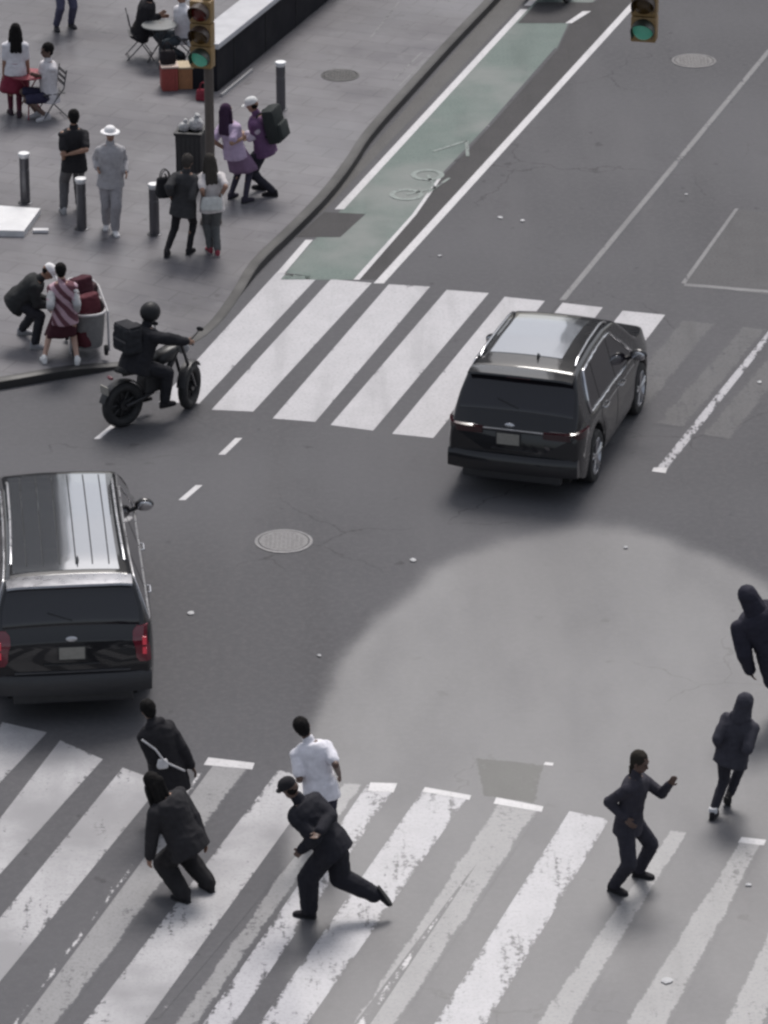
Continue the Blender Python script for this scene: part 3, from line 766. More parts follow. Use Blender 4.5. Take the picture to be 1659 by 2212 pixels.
SKIN = {'pale': simple('pale_skin', (.42, .27, .21), .55, var=.06), 'tan': simple('tan_skin', (.26, .15, .105), .55, var=.06), 'dark': simple('dark_skin', (.105, .064, .05), .5, var=.08)}
HAIRB = simple('black_hair', (.012, .011, .011), .9, spec=.12, var=.3, bump=.4, nscale=40)
HAIRBR = simple('brown_hair', (.05, .035, .028), .9, spec=.12, var=.3, bump=.4, nscale=40)
WARN = []
def person(label, base, H, pelvis, neck, head, phi, feet, hands, top, bottom, shoes, hair, skin='tan', z0=0.0, pd=0.0, nd=0.0, hd=0.0,
           shoulder_yaw=None, elbow=(None, None), knee=(None, None), foot_dir=(None, None), cat='person', loose=1.0, bulk=1.0, group=None, head_phi=None, toe=(0, 0)):
    """joints are image points put at real distances: base is the ground point under the body, the rest lie near the
    upright plane through it (an extra third number is metres farther away). feet/hands: (right, left)."""
    k = H / 1.72
    b = G(base[0], base[1], z0); y0 = b.y
    P = V(pelvis[0], pelvis[1], y0 + pd); N = V(neck[0], neck[1], y0 + nd); Hd = V(head[0], head[1], y0 + hd)
    ph = R(phi); f0 = Vector((math.sin(ph), math.cos(ph), 0))
    tdir = (N - P).normalized()
    N = P + tdir * min(max((N - P).length, .46 * k), .56 * k)
    hdir = (Hd - N).normalized(); Hd = N + hdir * .178 * k
    def lateral(p): 
        r = Vector((math.cos(p), -math.sin(p), 0)); return (r - tdir * r.dot(tdir)).normalized()
    r = lateral(ph); rs_ = lateral(R(shoulder_yaw)) if shoulder_yaw is not None else r
    f = tdir.cross(r).normalized(); fs_ = tdir.cross(rs_).normalized()
    sh = [N + rs_ * .164 * k * bulk - tdir * .098 * k, N - rs_ * .164 * k * bulk - tdir * .098 * k]
    hip = [P + r * .088 * k - tdir * .02, P - r * .088 * k - tdir * .02]
    UA, FA, TH, SHN = .285 * k, .25 * k, .425 * k, .42 * k
    wr, el, an, kn, fd = [], [], [], [], []
    for i in range(2):
        sgn = 1 if i == 0 else -1; hnd = hands[i]
        if hnd is None: w_ = sh[i] - Vector((0, 0, .525 * k)) + rs_ * sgn * .045 + f0 * .05
        else: w_ = V(hnd[0], hnd[1], y0 + (hnd[2] if len(hnd) > 2 else 0))
        d = w_ - sh[i]
        if d.length > (UA + FA): 
            if d.length > (UA + FA) * 1.25: WARN.append((label[:30], 'arm', i, round(d.length / (UA + FA), 2)))
            w_ = sh[i] + d.normalized() * (UA + FA) * .995
        pole = Vector(elbow[i]) if elbow[i] else (-f0 + rs_ * sgn * .12 - Vector((0, 0, .3)))
        wr.append(w_); el.append(ik(sh[i], w_, UA, FA, pole))
        ft = feet[i]; pit = 0
        if len(ft) == 2: q = G(ft[0], ft[1], z0) + Vector((0, 0, .085 * k))
        else: q = V(ft[0], ft[1], y0 + ft[2])
        d = q - hip[i]
        if d.length > (TH + SHN):
            if d.length > (TH + SHN) * 1.12: WARN.append((label[:30], 'leg', i, round(d.length / (TH + SHN), 2)))
            q = hip[i] + d.normalized() * min(d.length, (TH + SHN) * 1.05)
        if d.length < (TH + SHN) * .75: WARN.append((label[:30], 'leg short', i, round(d.length / (TH + SHN), 2)))
        pole = Vector(knee[i]) if knee[i] else f0 + Vector((0, 0, .15))
        an.append(q); kn.append(ik(hip[i], q, TH, SHN, pole))
        sd_ = (q - kn[i]).normalized()
        if foot_dir[i] is not None: v = Vector(foot_dir[i]).normalized()
        elif len(ft) == 2: v = f0 + r * sgn * .15
        else: v = (f0 - sd_ * f0.dot(sd_)); v = (v.normalized() + sd_ * .6) if v.length > .05 else sd_
        fd.append(v.normalized())
    root = None
    sk = SKIN[skin]
    hp = R(head_phi) if head_phi is not None else ph
    hf = Vector((math.sin(hp), math.cos(hp), 0)); hf = (hf - hdir * hf.dot(hdir)).normalized(); hr = hf.cross(hdir).normalized()
    hs_ = k * 1.07
    # ---- body: one continuous surface
    bm = bmesh.new()
    def torso(o, lo=-.10, hi=1.0, wd=1.0):
        prof = [(-.10, .150, .100), (0, .162, .112), (.14, .155, .108), (.32, .142, .100), (.52, .152, .108), (.72, .168, .115), (.84, .168, .105), (.92, .140, .088), (.97, .098, .074), (1.0, .068, .062)]
        rsx = []
        for q, a, c in prof:
            if q < lo - 1e-6 or q > hi + 1e-6: continue
            rr = r.lerp(rs_, max(0, min(1, q))).normalized(); ff = tdir.cross(rr).normalized()
            rsx.append(ell(P + (N - P) * q + ff * (.012 * math.sin(q * 3) * k), rr * (a * k * wd + o), ff * (c * k * wd + o), 18, .85))
        return rsx
    rings(bm, torso(0))
    capsule(bm, N - tdir * .03, N + hdir * .11 * k, .056 * k, .052 * k)
    ellipsoid(bm, Hd + hdir * .02 * k - hf * .012 * k, hr * .076 * hs_, hf * .094 * hs_, hdir * .098 * hs_, 16, 11)
    ellipsoid(bm, Hd - hdir * .055 * k + hf * .028 * k, hr * .056 * hs_, hf * .062 * hs_, hdir * .062 * hs_)       # jaw
    capsule(bm, Hd + hf * .088 * k + hdir * .008 * k, Hd + hf * .104 * k - hdir * .028 * k, .009 * k, .014 * k, 8)  # nose
    capsule(bm, Hd + hf * .078 * k + hdir * .032 * k - hr * .035 * k, Hd + hf * .078 * k + hdir * .032 * k + hr * .035 * k, .014 * k, .014 * k, 8)  # brow
    for s_ in (-1, 1):
        ellipsoid(bm, Hd + hr * s_ * .078 * k - hdir * .005 * k - hf * .01 * k, hr * .012 * k, hf * .02 * k, hdir * .032 * k, 8, 6)
    for i in range(2):
        sgn = 1 if i == 0 else -1
        ellipsoid(bm, sh[i], rs_ * .062 * k, fs_ * .06 * k, tdir * .062 * k)
        capsule(bm, sh[i], el[i], .050 * k, .042 * k); capsule(bm, el[i], wr[i], .043 * k, .029 * k)
        hd_ = (wr[i] - el[i]).normalized(); side = (f0 - hd_ * f0.dot(hd_))
        if side.length < .2: side = Vector((0, 0, 1)) - hd_ * hd_.z
        side.normalize(); pn = hd_.cross(side).normalized() * (-sgn)
        ellipsoid(bm, wr[i] + hd_ * .05 * k, side * .042 * k, pn * .018 * k, hd_ * .055 * k, 10, 7)
        for j in range(4):
            ln_ = (.068, .078, .073, .056)[j] * k; bs = wr[i] + hd_ * .088 * k + side * (.03 - .02 * j) * k
            m1 = bs + (hd_ + pn * .25).normalized() * ln_ * .5; m2 = m1 + (hd_ + pn * .8).normalized() * ln_ * .5
            capsule(bm, bs, m1, .0095 * k, .009 * k, 6); capsule(bm, m1, m2, .009 * k, .008 * k, 6)
        th0 = wr[i] + hd_ * .03 * k + side * .034 * k; th1 = th0 + (hd_ * .7 + side * .7).normalized() * .035 * k
        capsule(bm, th0, th1, .013 * k, .011 * k, 6); capsule(bm, th1, th1 + (hd_ + pn * .3).normalized() * .03 * k, .011 * k, .009 * k, 6)
        capsule(bm, hip[i], kn[i], .082 * k, .056 * k); capsule(bm, kn[i], an[i], .055 * k, .036 * k)
        ellipsoid(bm, kn[i].lerp(an[i], .3) - fd[i] * .012 * k, r * .05 * k, f * .05 * k, (an[i] - kn[i]).normalized() * .12 * k)
        fu = Vector((0, 0, 1)) if len(feet[i]) == 2 else (kn[i] - an[i]).normalized(); fu = (fu - fd[i] * fu.dot(fd[i])).normalized(); capsule(bm, an[i] - fu * .045 * k, an[i] + fd[i] * .13 * k - fu * .055 * k, .032 * k, .02 * k)
    body = remesh(bm, .0095, 2)
    root = obj('person', body, sk, None, smooth=180)
    root.location = (0, 0, 0)
    # origin to the ground point
    off = Vector((P.x, P.y, z0))
    root.data.transform(Matrix.Translation(-off)); root.location = off
    tag(root, label, cat, group)
    def part(name, bm_, m, parent=root, sm=180):
        bmesh.ops.translate(bm_, verts=bm_.verts[:], vec=-off)
        return obj(name, bm_, m, parent, smooth=sm)
    seed = random.uniform(0, 50)
    # ---- bottom
    kind, col = bottom[0], bottom[1]; bmat = col if not isinstance(col, tuple) else fabric(col)
    lz = loose if len(bottom) < 3 else bottom[2]
    if kind in ('trousers', 'shorts', 'leggings'):
        bm = bmesh.new(); rings(bm, torso(.014, -.10, .32))
        for i in range(2):
            e = an[i].lerp(kn[i], .06) if kind != 'shorts' else kn[i].lerp(hip[i], .12)
            ellipsoid(bm, hip[i], r * .10 * k, f * .105 * k, tdir * .11 * k)
            a1, a2, a3 = (.098, .074, .058) if kind != 'leggings' else (.09, .063, .044)
            if kind == 'shorts': capsule(bm, hip[i], e, .10 * k * lz, .085 * k * lz)
            else:
                capsule(bm, hip[i], kn[i], a1 * k * (.5 + lz * .5), a2 * k * lz); capsule(bm, kn[i], e, a2 * k * lz, a3 * k * lz)
        part(kind if kind != 'leggings' else 'trousers', remesh(bm, .0125, 2, .006, 9, seed), bmat)
    elif kind == 'skirt':
        ln_ = bottom[2] if len(bottom) > 2 else .6; mid = (kn[0] + kn[1]) / 2; dn_ = (mid - P).normalized(); tgt = P + dn_ * .85 * k * ln_
        bm = bmesh.new(); rr = []
        for q in range(9):
            t_ = q / 8; c = (P + tdir * .10 * k).lerp(tgt, t_); wv = (.155 + .10 * t_ ** .8) * k; rg = ell(c, r * wv, f * wv * .8, 28)
            rg = [c + (p - c) * (1 + .06 * t_ * math.sin(i * 2 * math.pi / 28 * 7)) for i, p in enumerate(rg)]; rr.append(rg)
        rings(bm, rr); part('skirt', bm, bmat)
        if len(bottom) > 3:
            bm = bmesh.new()
            for i in range(2): capsule(bm, hip[i], kn[i], .088 * k, .062 * k); capsule(bm, kn[i], an[i], .062 * k, .044 * k)
            part('leggings', remesh(bm, .0125, 1, .002, 9, seed), fabric(bottom[3]))
    # ---- top
    kind, col = top[0], top[1]; tmat = col if not isinstance(col, tuple) else fabric(col)
    tl = top[2] if len(top) > 2 else loose
    o = {'tee': .024, 'jacket': .038, 'tank': .014, 'hoodie': .036, 'coat': .042}[kind] * tl
    bm = bmesh.new(); rings(bm, torso(o, -.10 if kind != 'tank' else 0.14, .98 if kind != 'tank' else .86))
    if kind != 'tank': capsule(bm, N - tdir * .05 * k, N + hdir * (.028 if kind == 'tee' else .045) * k, .075 * k, (.063 if kind == 'tee' else .066) * k)
    if kind in ('coat', 'jacket', 'hoodie', 'tee') and kind != 'tank':
        drop = {'coat': .30, 'jacket': .14, 'hoodie': .12, 'tee': .12}[kind] * k
        low = Vector((0, 0, -1)).lerp(-tdir, .6).normalized()
        rings(bm, [ell(P + tdir * .06, r * (.162 * k + o), f * (.112 * k + o), 18, .85), ell(P + low * drop, r * (.172 * k + o * 1.15), f * (.124 * k + o * 1.15), 18, .85)])
    for i in range(2):
        if kind == 'tank':
            capsule(bm, N + rs_ * (.09 if i == 0 else -.09) * k - tdir * .10 * k + fs_ * .06, N + rs_ * (.075 if i == 0 else -.075) * k - tdir * .0 * k, .022, .02, 8); continue
        oo = min(o, .03); ellipsoid(bm, sh[i], rs_ * (.064 * k + oo * .4), fs_ * (.066 * k + oo * .5), tdir * (.050 * k + oo * .2))
        if kind == 'tee': capsule(bm, sh[i], sh[i].lerp(el[i], .74), .056 * k + o * .3, .054 * k + o * .45)
        else: capsule(bm, sh[i], el[i], .056 * k + o * .45, .05 * k + o * .5); capsule(bm, el[i], wr[i].lerp(el[i], .04), .05 * k + o * .5, .037 * k + o * .35)
    if kind in ('hoodie', 'coat'):
        bm2 = bm; capsule(bm2, N - fs_ * .05 + rs_ * .07, N - fs_ * .05 - rs_ * .07, .06, .06, 10)
    name = {'tee': 't_shirt', 'jacket': 'jacket', 'tank': 'tank_top', 'hoodie': 'hooded_top', 'coat': 'coat'}[kind]
    part(name, remesh(bm, .0125, 2, .008 if kind != 'tank' else .003, 7, seed + 3), tmat)
    # ---- shoes
    sc_ = shoes if isinstance(shoes, list) else [shoes, shoes]
    for i in range(2):
        bm = bmesh.new(); u = fd[i]; sd_ = (an[i] - kn[i]).normalized()
        up_ = (Vector((0, 0, 1)) if len(feet[i]) == 2 else -sd_); up_ = (up_ - u * up_.dot(u)).normalized(); x = u.cross(up_).normalized()
        o_ = an[i] - up_ * .085 * k
        st = [(-.075, .028, .03, .04), (-.06, .036, .055, .05), (-.01, .040, .05, .052), (.05, .044, .037, .04), (.11, .048, .028, .032), (.155, .042, .023, .025), (.18, .022, .017, .018)]
        rings(bm, [ell(o_ + u * a * k + up_ * (h_ + .004) * k, x * w_ * k, up_ * h_ * k, 14, .75) for a, w_, h_, _ in st])
        capsule(bm, an[i] - up_ * .03 * k, an[i] + up_ * .015 * k, .046 * k, .043 * k)
        bm = remesh(bm, .009, 1); sh_ = part('shoe', bm, fabric(sc_[i], 'shoe_upper') if isinstance(sc_[i], tuple) else sc_[i])
        bm = bmesh.new(); rings(bm, [ell(o_ + u * a * k + up_ * .006 * k, x * (w_ + .003) * k, up_ * .009 * k, 12, .7) for a, w_, h_, _ in st]); part('sole', bm, simple('shoe_sole', (.30, .30, .30), .8) if sum(sc_[i]) > .3 else RUB, sh_)
    # ---- face
    eyes = simple('eye', (.02, .018, .016), .2)
    for s_ in (-1, 1):
        bm = bmesh.new(); ellipsoid(bm, Hd + hf * .083 * k + hr * s_ * .031 * k + hdir * .012 * k, hr * .012 * k, hf * .008 * k, hdir * .007 * k, 8, 6); part('eye', bm, eyes)
    bm = bmesh.new(); ellipsoid(bm, Hd + hf * .086 * k - hdir * .062 * k, hr * .024 * k, hf * .01 * k, hdir * .008 * k, 10, 6); part('mouth', bm, simple('lips', (.16, .06, .055), .5))
    # ---- hair, cap, helmet
    hk = hair[0]; hc = hair[1] if len(hair) > 1 else None
    hm = fabric(hc, 'hat_cloth') if hk in ('cap', 'hat') else (HAIRB if hc is None else (hc if not isinstance(hc, tuple) else simple('hair', hc, .9, spec=.12, bump=.4, nscale=40)))
    bm = bmesh.new()
    top_c = Hd + hdir * .034 * k - hf * .022 * k
    if hk in ('short', 'long', 'braid', 'afro', 'bun'):
        e = .012 if hk != 'afro' else .03
        ellipsoid(bm, top_c, hr * (.078 + e) * k, hf * (.090 + e) * k, hdir * (.090 + e) * k, 16, 10)
        ellipsoid(bm, Hd - hf * .05 * k - hdir * .02 * k, hr * .074 * k, hf * .05 * k, hdir * .075 * k)
        if hk in ('long', 'braid'):
            q = Hd - hf * .075 * k; dn_ = Vector((0, 0, -1)).lerp(-tdir, .5)
            if hk == 'long':
                for s_ in (-1, 0, 1): capsule(bm, q + hr * s_ * .045 * k, q + hr * s_ * .07 * k + dn_ * .34 * k - fs_ * .05 * k, .045 * k, .035 * k)
                for s_ in (-1, 1): capsule(bm, Hd + hr * s_ * .08 * k, Hd + hr * s_ * .10 * k + dn_ * .2 * k - hf * .03, .028 * k, .03 * k)
            else:
                for j in range(8): ellipsoid(bm, q + dn_ * (.05 + .05 * j) * k - hf * .015 * k + hr * .01 * math.sin(j), hr * .03 * k, hf * .03 * k, hdir * .034 * k, 8, 6)
        if hk == 'bun': ellipsoid(bm, Hd + hdir * .12 * k - hf * .05 * k, hr * .05 * k, hf * .05 * k, hdir * .045 * k)
        part('hair', remesh(bm, .009, 2, .004, 30, seed), hm)
    elif hk in ('cap', 'hat'):
        bm.free(); bm = bmesh.new()
        ellipsoid(bm, Hd - hf * .03 * k + hdir * .0 * k, hr * .082 * k, hf * .075 * k, hdir * .075 * k); part('hair', bm, HAIRB)
        bm = bmesh.new(); b0 = Hd + hdir * .03 * k - hf * .008 * k
        rr = [ell(b0 + hdir * h_ * k, hr * a_ * k, hf * a_ * 1.18 * k, 20) for h_, a_ in ((0, .091), (.03, .092), (.06, .084), (.085, .06), (.098, .03), (.10, .004))]; rings(bm, rr)
        if hk == 'cap':
            rr = []
            for j in range(9):
                a_ = R(-70 + 140 * j / 8); d_ = hf * math.cos(a_) * 1.18 + hr * math.sin(a_); e_ = hf * .075 * math.cos(a_) ** .7 if math.cos(a_) > 0 else hf * 0
                rr.append([b0 + d_ * .088 * k + hdir * .012 * k, b0 + d_ * .088 * k + e_ * k + hdir * .0, b0 + d_ * .088 * k + e_ * k - hdir * .008 * k, b0 + d_ * .088 * k + hdir * .0])
            rings(bm, rr)
        else: rings(bm, [ell(b0 + hdir * h_ * k, hr * a_ * k, hf * a_ * 1.15 * k, 24) for h_, a_ in ((.012, .09), (.004, .15), (-.006, .155), (-.002, .09))])
        part('hat', bm, hm, sm=40)
    elif hk == 'hood':
        ellipsoid(bm, Hd + hdir * .02 * k - hf * .03 * k, hr * .108 * k, hf * .115 * k, hdir * .125 * k, 16, 10); capsule(bm, N - tdir * .02 - fs_ * .03, Hd - hf * .03 * k - hdir * .02, .125 * k, .108 * k)
        part('hood', remesh(bm, .0125, 2, .006, 12, seed), tmat)
    elif hk == 'helmet':
        ellipsoid(bm, Hd + hdir * .015 * k, hr * .13 * k, hf * .148 * k, hdir * .142 * k, 18, 12)
        h_ = part('helmet', bm, simple('helmet_shell', (.02, .02, .022), .55, spec=.25), sm=180)
        bm = bmesh.new(); ellipsoid(bm, Hd + hf * .045 * k + hdir * .012 * k, hr * .118 * k, hf * .112 * k, hdir * .055 * k, 16, 8); part('visor', bm, TINT, h_)
    return dict(root=root, P=P, N=N, Hd=Hd, sh=sh, el=el, wr=wr, kn=kn, an=an, r=rs_, f=fs_, t=tdir, f0=f0, k=k, y0=y0, z0=z0)

BLK = (.022, .021, .024); CHAR = (.036, .035, .040); NAVY = (.020, .020, .034); WHT = (.62, .61, .64)

def backpack(p, col, label, s=1.0):
    c = p['P'].lerp(p['N'], .66) - p['f'] * (.20 * s); M = Matrix((p['r'], p['f'], p['t'])).transposed()
    t = thing('backpack', label, 'backpack', c)
    bm = bmesh.new(); box(bm, (0, 0, 0), .30 * s, .17 * s, .44 * s, M)
    obj('bag_body', bm, fabric(col), t, smooth=40, bevel=.05 * s)
    bm = bmesh.new(); box(bm, M @ Vector((0, -.10 * s, -.08 * s)), .22 * s, .06 * s, .2 * s, M); obj('pocket', bm, fabric(tuple(x * 1.4 for x in col)), t, smooth=40, bevel=.02)
    for i in (-1, 1):
        q = [M @ Vector((i * .09, .07 * s, .19 * s)), M @ Vector((i * .11, .20, .20)), M @ Vector((i * .12, .27, .05)), M @ Vector((i * .12, .17, -.14)), M @ Vector((i * .11, .07 * s, -.16 * s))]
        bm = bmesh.new(); tube(bm, q, .016, 6); obj('strap', bm, fabric(col), t, smooth=60)
    return t
def bag(pos, label, sx, sy, sz, col, rz=0.0, name='shoulder_bag', cat='bag', strap=None, handles=True):
    t = thing(name, label, cat, pos, rz); bm = bmesh.new()
    rs = []
    for q in range(7):
        k = q / 6; w_ = 1 - .18 * k ** 2 if q else .9; rs.append(ell(Vector((0, 0, sz * k)), Vector((sx / 2 * w_, 0, 0)), Vector((0, sy / 2 * (1 - .5 * k ** 2), 0)), 20, .6))
    rings(bm, rs); bm = remesh(bm, .014, 1, .008, 9, sx * 40); obj('bag_body', bm, fabric(col), t, smooth=180)
    if handles:
        for s_ in (-1, 1):
            bm = bmesh.new(); tube(bm, [Vector((sx * .25 * math.cos(a), s_ * sy * .18, sz * .96 + .14 * math.sin(a))) for a in [math.pi * i / 8 for i in range(9)]], .009, 6); obj('handle', bm, fabric(tuple(c * .7 for c in col)), t, smooth=60)
    if strap:
        bm = bmesh.new(); tube(bm, [p - Vector(pos) for p in strap], .012, 6); obj('strap', bm, fabric(tuple(min(.7, c * 1.0) for c in col)), t, smooth=60)
    return t

# ---- the near crossing
pw = person('person in a white T-shirt and navy trousers running away over the near crosswalk', (694, 1852), 1.80, (694, 1706), (668, 1598), (654, 1573), -12,
       [(722, 1846), (672, 1800, .35)], [(732, 1672, .05), (646, 1672, .12)], ('tee', (.72, .71, .76), 1.25), ('trousers', (.030, .029, .05), 1.2), (.5, .5, .52), ('short',), 'dark', nd=.12, hd=.14, shoulder_yaw=-12, bulk=1.05)
pf = person('person in black sprinting left with one leg kicked back before the white T-shirt runner', (690, 1986), 1.86, (716, 1822), (646, 1728), (616, 1692), -62,
       [(812, 1934, .05), (668, 1982)], [(690, 1796, -.25), (652, 1836, -.1)], ('jacket', (.020, .020, .026), 1.5), ('trousers', (.020, .020, .026), 1.55), BLK, ('cap', BLK), 'dark', nd=.1, hd=.1, shoulder_yaw=-40,
       knee=((-.5, 0, -.85), (-1, 0, .2)), foot_dir=((.55, 0, -.85), None))
px_ = person('person in dark clothes behind the rear corner of the left vehicle with white strap', (372, 1790), 1.74, (362, 1660), (328, 1552), (313, 1516), -30,
       [(378, 1770), (352, 1792)], [(442, 1702, .0), (330, 1650, .1)], ('coat', (.022, .021, .024), 1.2), ('trousers', (.022, .021, .024), 1.2), BLK, ('short',), 'dark', nd=.08, hd=.12)
py = person('person in loose black clothes stooping with both elbows out on the near crosswalk', (418, 1938), 1.80, (404, 1816), (346, 1708), (322, 1680), -45,
       [(452, 1924), (398, 1948)], [(466, 1868, -.05), (322, 1866, -.05)], ('jacket', (.028, .027, .030), 1.7), ('trousers', (.024, .023, .025), 1.6), BLK, ('long',), 'tan', nd=.10, hd=.14, bulk=1.25,
       elbow=((.6, -.5, .5), (-.8, .0, .2)))
bag(px_['P'].lerp(px_['N'], .3) + Vector((.0, -.22, -.05)), 'small white pouch on the back of the person beside the left vehicle', .13, .07, .10, (.62, .61, .62), .3, 'belt_pouch', 'bag',
    [px_['sh'][1] + Vector((0, -.10, .05)), px_['P'].lerp(px_['N'], .62) + Vector((-.02, -.20, 0)), px_['P'].lerp(px_['N'], .36) + Vector((.03, -.25, 0)), px_['P'] + Vector((.22, -.18, .02))], False)
pt = person('person with a dark braid in grey clothes running right with the arm stretched out', (1362, 1920), 1.78, (1358, 1772), (1374, 1668), (1386, 1634), 118,
       [(1326, 1926), (1380, 1894)], [(1350, 1768, -.2), (1446, 1694, -.1)], ('jacket', (.040, .038, .049), .6), ('trousers', (.033, .032, .042), 1.15), BLK, ('braid', (.03, .026, .022)), 'dark', nd=-.03, hd=-.05,
       elbow=((-.6, .3, 0), (.5, .2, -1)), knee=((.5, -.8, .2), (1, -.2, .3)))
ph_ = person('person in a dark hooded top with one white sock walking near the right edge', (1560, 1762), 1.66, (1580, 1632), (1603, 1546), (1609, 1520), 25,
       [(1576, 1716, .22), (1540, 1768)], [(1622, 1610, .0), (1560, 1618, .08)], ('hoodie', (.045, .044, .056), 1.0), ('trousers', (.032, .031, .040), .92), [BLK, BLK], ('hood', None), 'tan', nd=.05, hd=.05, bulk=1.08)
bm = bmesh.new(); a_ = ph_['an'][1]; rings(bm, [ell(a_ + Vector((0, 0, z_)), Vector((r_, 0, 0)), Vector((0, r_, 0)), 14) for z_, r_ in ((-.01, .046), (.0, .052), (.05, .052), (.06, .046))]); bmesh.ops.translate(bm, verts=bm.verts[:], vec=-ph_['root'].location); obj('sock', bm, fabric((.6, .6, .62)), ph_['root'], smooth=180)
pr = person('person in a long dark coat lunging in from the right edge of the crossing', (1700, 1556), 1.95, (1682, 1404), (1622, 1302), (1604, 1268), -25,
       [(1770, 1556), (1712, 1540)], [(1730, 1420, .0), (1620, 1448, -.05)], ('coat', (.030, .029, .042), 2.2), ('trousers', (.028, .027, .040)), BLK, ('hood',), 'dark', nd=-.02, hd=-.05, bulk=1.5, shoulder_yaw=-10, elbow=((1, 0, 0), (-.2, -1, 0)))
# ------------------------------------------------------------------ plaza people
def stand(label, base, H, phi, top, bottom, shoes, hair, skin='tan', z0=KZ, feet=None, hands=(None, None), lean=0, bx=0, **kw):
    s = .0366 * (base[1] + 3283); v = .9165 * s
    pel = (base[0] + bx + lean * .25, base[1] - v * .53 * H); nk = (base[0] + bx + lean * .85, base[1] - v * .83 * H); hd = (base[0] + bx + lean, base[1] - v * .925 * H)
    if feet is None: feet = [(base[0] + .07 * s, base[1] + 3), (base[0] - .07 * s, base[1] - 3)] if abs(phi) < 90 else [(base[0] - .07 * s, base[1] + 3), (base[0] + .07 * s, base[1] - 3)]
    return person(label, base, H, pel, nk, hd, phi, feet, hands, top, bottom, shoes, hair, skin, z0=z0, **kw)
stand('person with long black hair in a white top and red skirt by the left edge', (33, 250), 1.66, -8, ('tee', WHT, .8), ('skirt', (.20, .030, .055), .62, (.09, .02, .035)), (.05, .03, .04), ('long',), 'tan')
stand('person in blue jeans walking at the top edge, left of the seated pair', (139, 64), 1.76, 160, ('jacket', (.06, .06, .09)), ('trousers', (.075, .075, .12)), CHAR, ('short',), 'tan', feet=[(122, 64), (154, 58)])
person('seated person in a loose white T-shirt and navy shorts at the red table', (100, 252), 1.76, (107, 203), (104, 128), (101, 106), -112, [(80, 254), (100, 260)], [(84, 164, -.1), (82, 158, .15)],
       ('tee', (.56, .54, .56), 1.3), ('shorts', (.030, .028, .055)), (.45, .44, .46), ('short',), 'dark', z0=KZ, nd=.02, hd=0, knee=((-.9, -.2, .6), (-.9, -.2, .6)))
person('seated person in black on the folding chair, cut off by the top edge', (318, 124), 1.74, (303, 66), (322, -2), (330, -22), 82, [(360, 122), (352, 112)], [(342, 34, -.1), (346, 36, .15)], ('jacket', BLK, 1.0), ('trousers', BLK), (.3, .3, .3), ('short',), 'tan', z0=KZ, knee=((.8, 0, .8), (.8, 0, .8)))
person('seated person in a white top and teal jeans behind the signal pole', (392, 130), 1.72, (397, 76), (395, 12), (393, -10), -125, [(366, 122), (392, 128)], [(358, 54, -.1), (366, 50, .1)], ('tee', WHT, 1.0), ('trousers', (.07, .085, .10)), CHAR, ('short',), 'tan', z0=KZ, knee=((-.8, -.3, .8), (-.8, -.5, .8)))
person('person in a black T-shirt and grey trousers with an arm behind the back', (154, 462), 1.76, (160, 352), (159, 260), (159, 240), -10, [(172, 452), (138, 460)], [(152, 332, -.19), (138, 348, -.02)],
       ('tee', BLK, 1.2), ('trousers', (.10, .098, .103), 1.1), (.35, .35, .36), ('short',), 'tan', z0=KZ, elbow=((1, -.3, 0), None))
person('person in a white hat and pale loose clothes walking past the bollards', (240, 500), 1.68, (239, 384), (238, 304), (238, 286), 172, [(230, 492), (249, 506)], [(211, 362, -.06), (272, 370, -.02)],
       ('jacket', (.36, .35, .365), 1.1), ('trousers', (.30, .29, .305), 1.2), (.66, .65, .66), ('hat', (.74, .73, .74)), 'tan', z0=KZ)
p8 = person('person in dark jacket and black leggings walking beside the pole with a black bag', (386, 550), 1.70, (396, 446), (403, 370), (405, 350), 14, [(409, 548), (360, 554)], [(416, 430, 0), (368, 420, -.05)],
       ('jacket', (.045, .045, .048), .9), ('leggings', BLK), BLK, ('short', (.05, .045, .042)), 'tan', z0=KZ)
p9 = person('person in a white blouse and red shoes with white bag before the signal pole', (462, 549), 1.62, (458, 440), (455, 364), (453, 345), -12, [(470, 552), (454, 546)], [(476, 424, -.1), (440, 424, -.1)],
       ('tee', (.56, .53, .53), 1.1), ('trousers', (.10, .103, .105), 1.0), (.26, .05, .07), ('long', (.05, .045, .04)), 'tan', z0=KZ)
p10 = person('person in lavender top and plum skirt standing right of the pole', (514, 434), 1.68, (507, 326), (492, 262), (490, 243), 40, [(530, 438), (500, 428)], [(522, 300, -.1), (484, 320, .05)],
       ('tee', (.42, .33, .46), 1.2), ('skirt', (.20, .13, .21), .5, (.045, .04, .06)), (.04, .035, .05), ('long', (.045, .025, .05)), 'tan', z0=KZ)
p11 = person('person in a white cap and plum top stepping left under a black backpack', (578, 418), 1.78, (572, 314), (555, 248), (545, 228), -68, [(566, 410), (590, 424)], [(540, 298, -.12), (536, 290, .1)],
       ('jacket', (.13, .07, .145), 1.0), ('trousers', (.028, .027, .036)), BLK, ('cap', (.62, .62, .62)), 'tan', z0=KZ, knee=((-.8, 0, .2), (-.9, 0, .2)))
backpack(p11, (.030, .034, .034), 'large black backpack on the shoulders of the white-capped person', 1.3)
for i in (0, 1):
    bm = bmesh.new(); capsule(bm, p11['sh'][i].lerp(p11['el'][i], .3), p11['el'][i], .084, .082); capsule(bm, p11['el'][i], p11['wr'][i], .080, .064); bmesh.ops.translate(bm, verts=bm.verts[:], vec=-p11['root'].location); obj('sleeve', remesh(bm, .0125, 2, .005, 9), fabric((.48, .42, .50)), p11['root'], smooth=180)
bag(G(359, 540, KZ) + Vector((0, .05, .86)), 'black handbag at the side of the person in black leggings', .30, .18, .30, (.022, .022, .025), .4, 'handbag', 'bag', [p8['sh'][1] + Vector((0, 0, .05)), p8['sh'][1] + Vector((-.12, -.05, -.25)), G(359, 540, KZ) + Vector((0, .05, 1.22))], True)
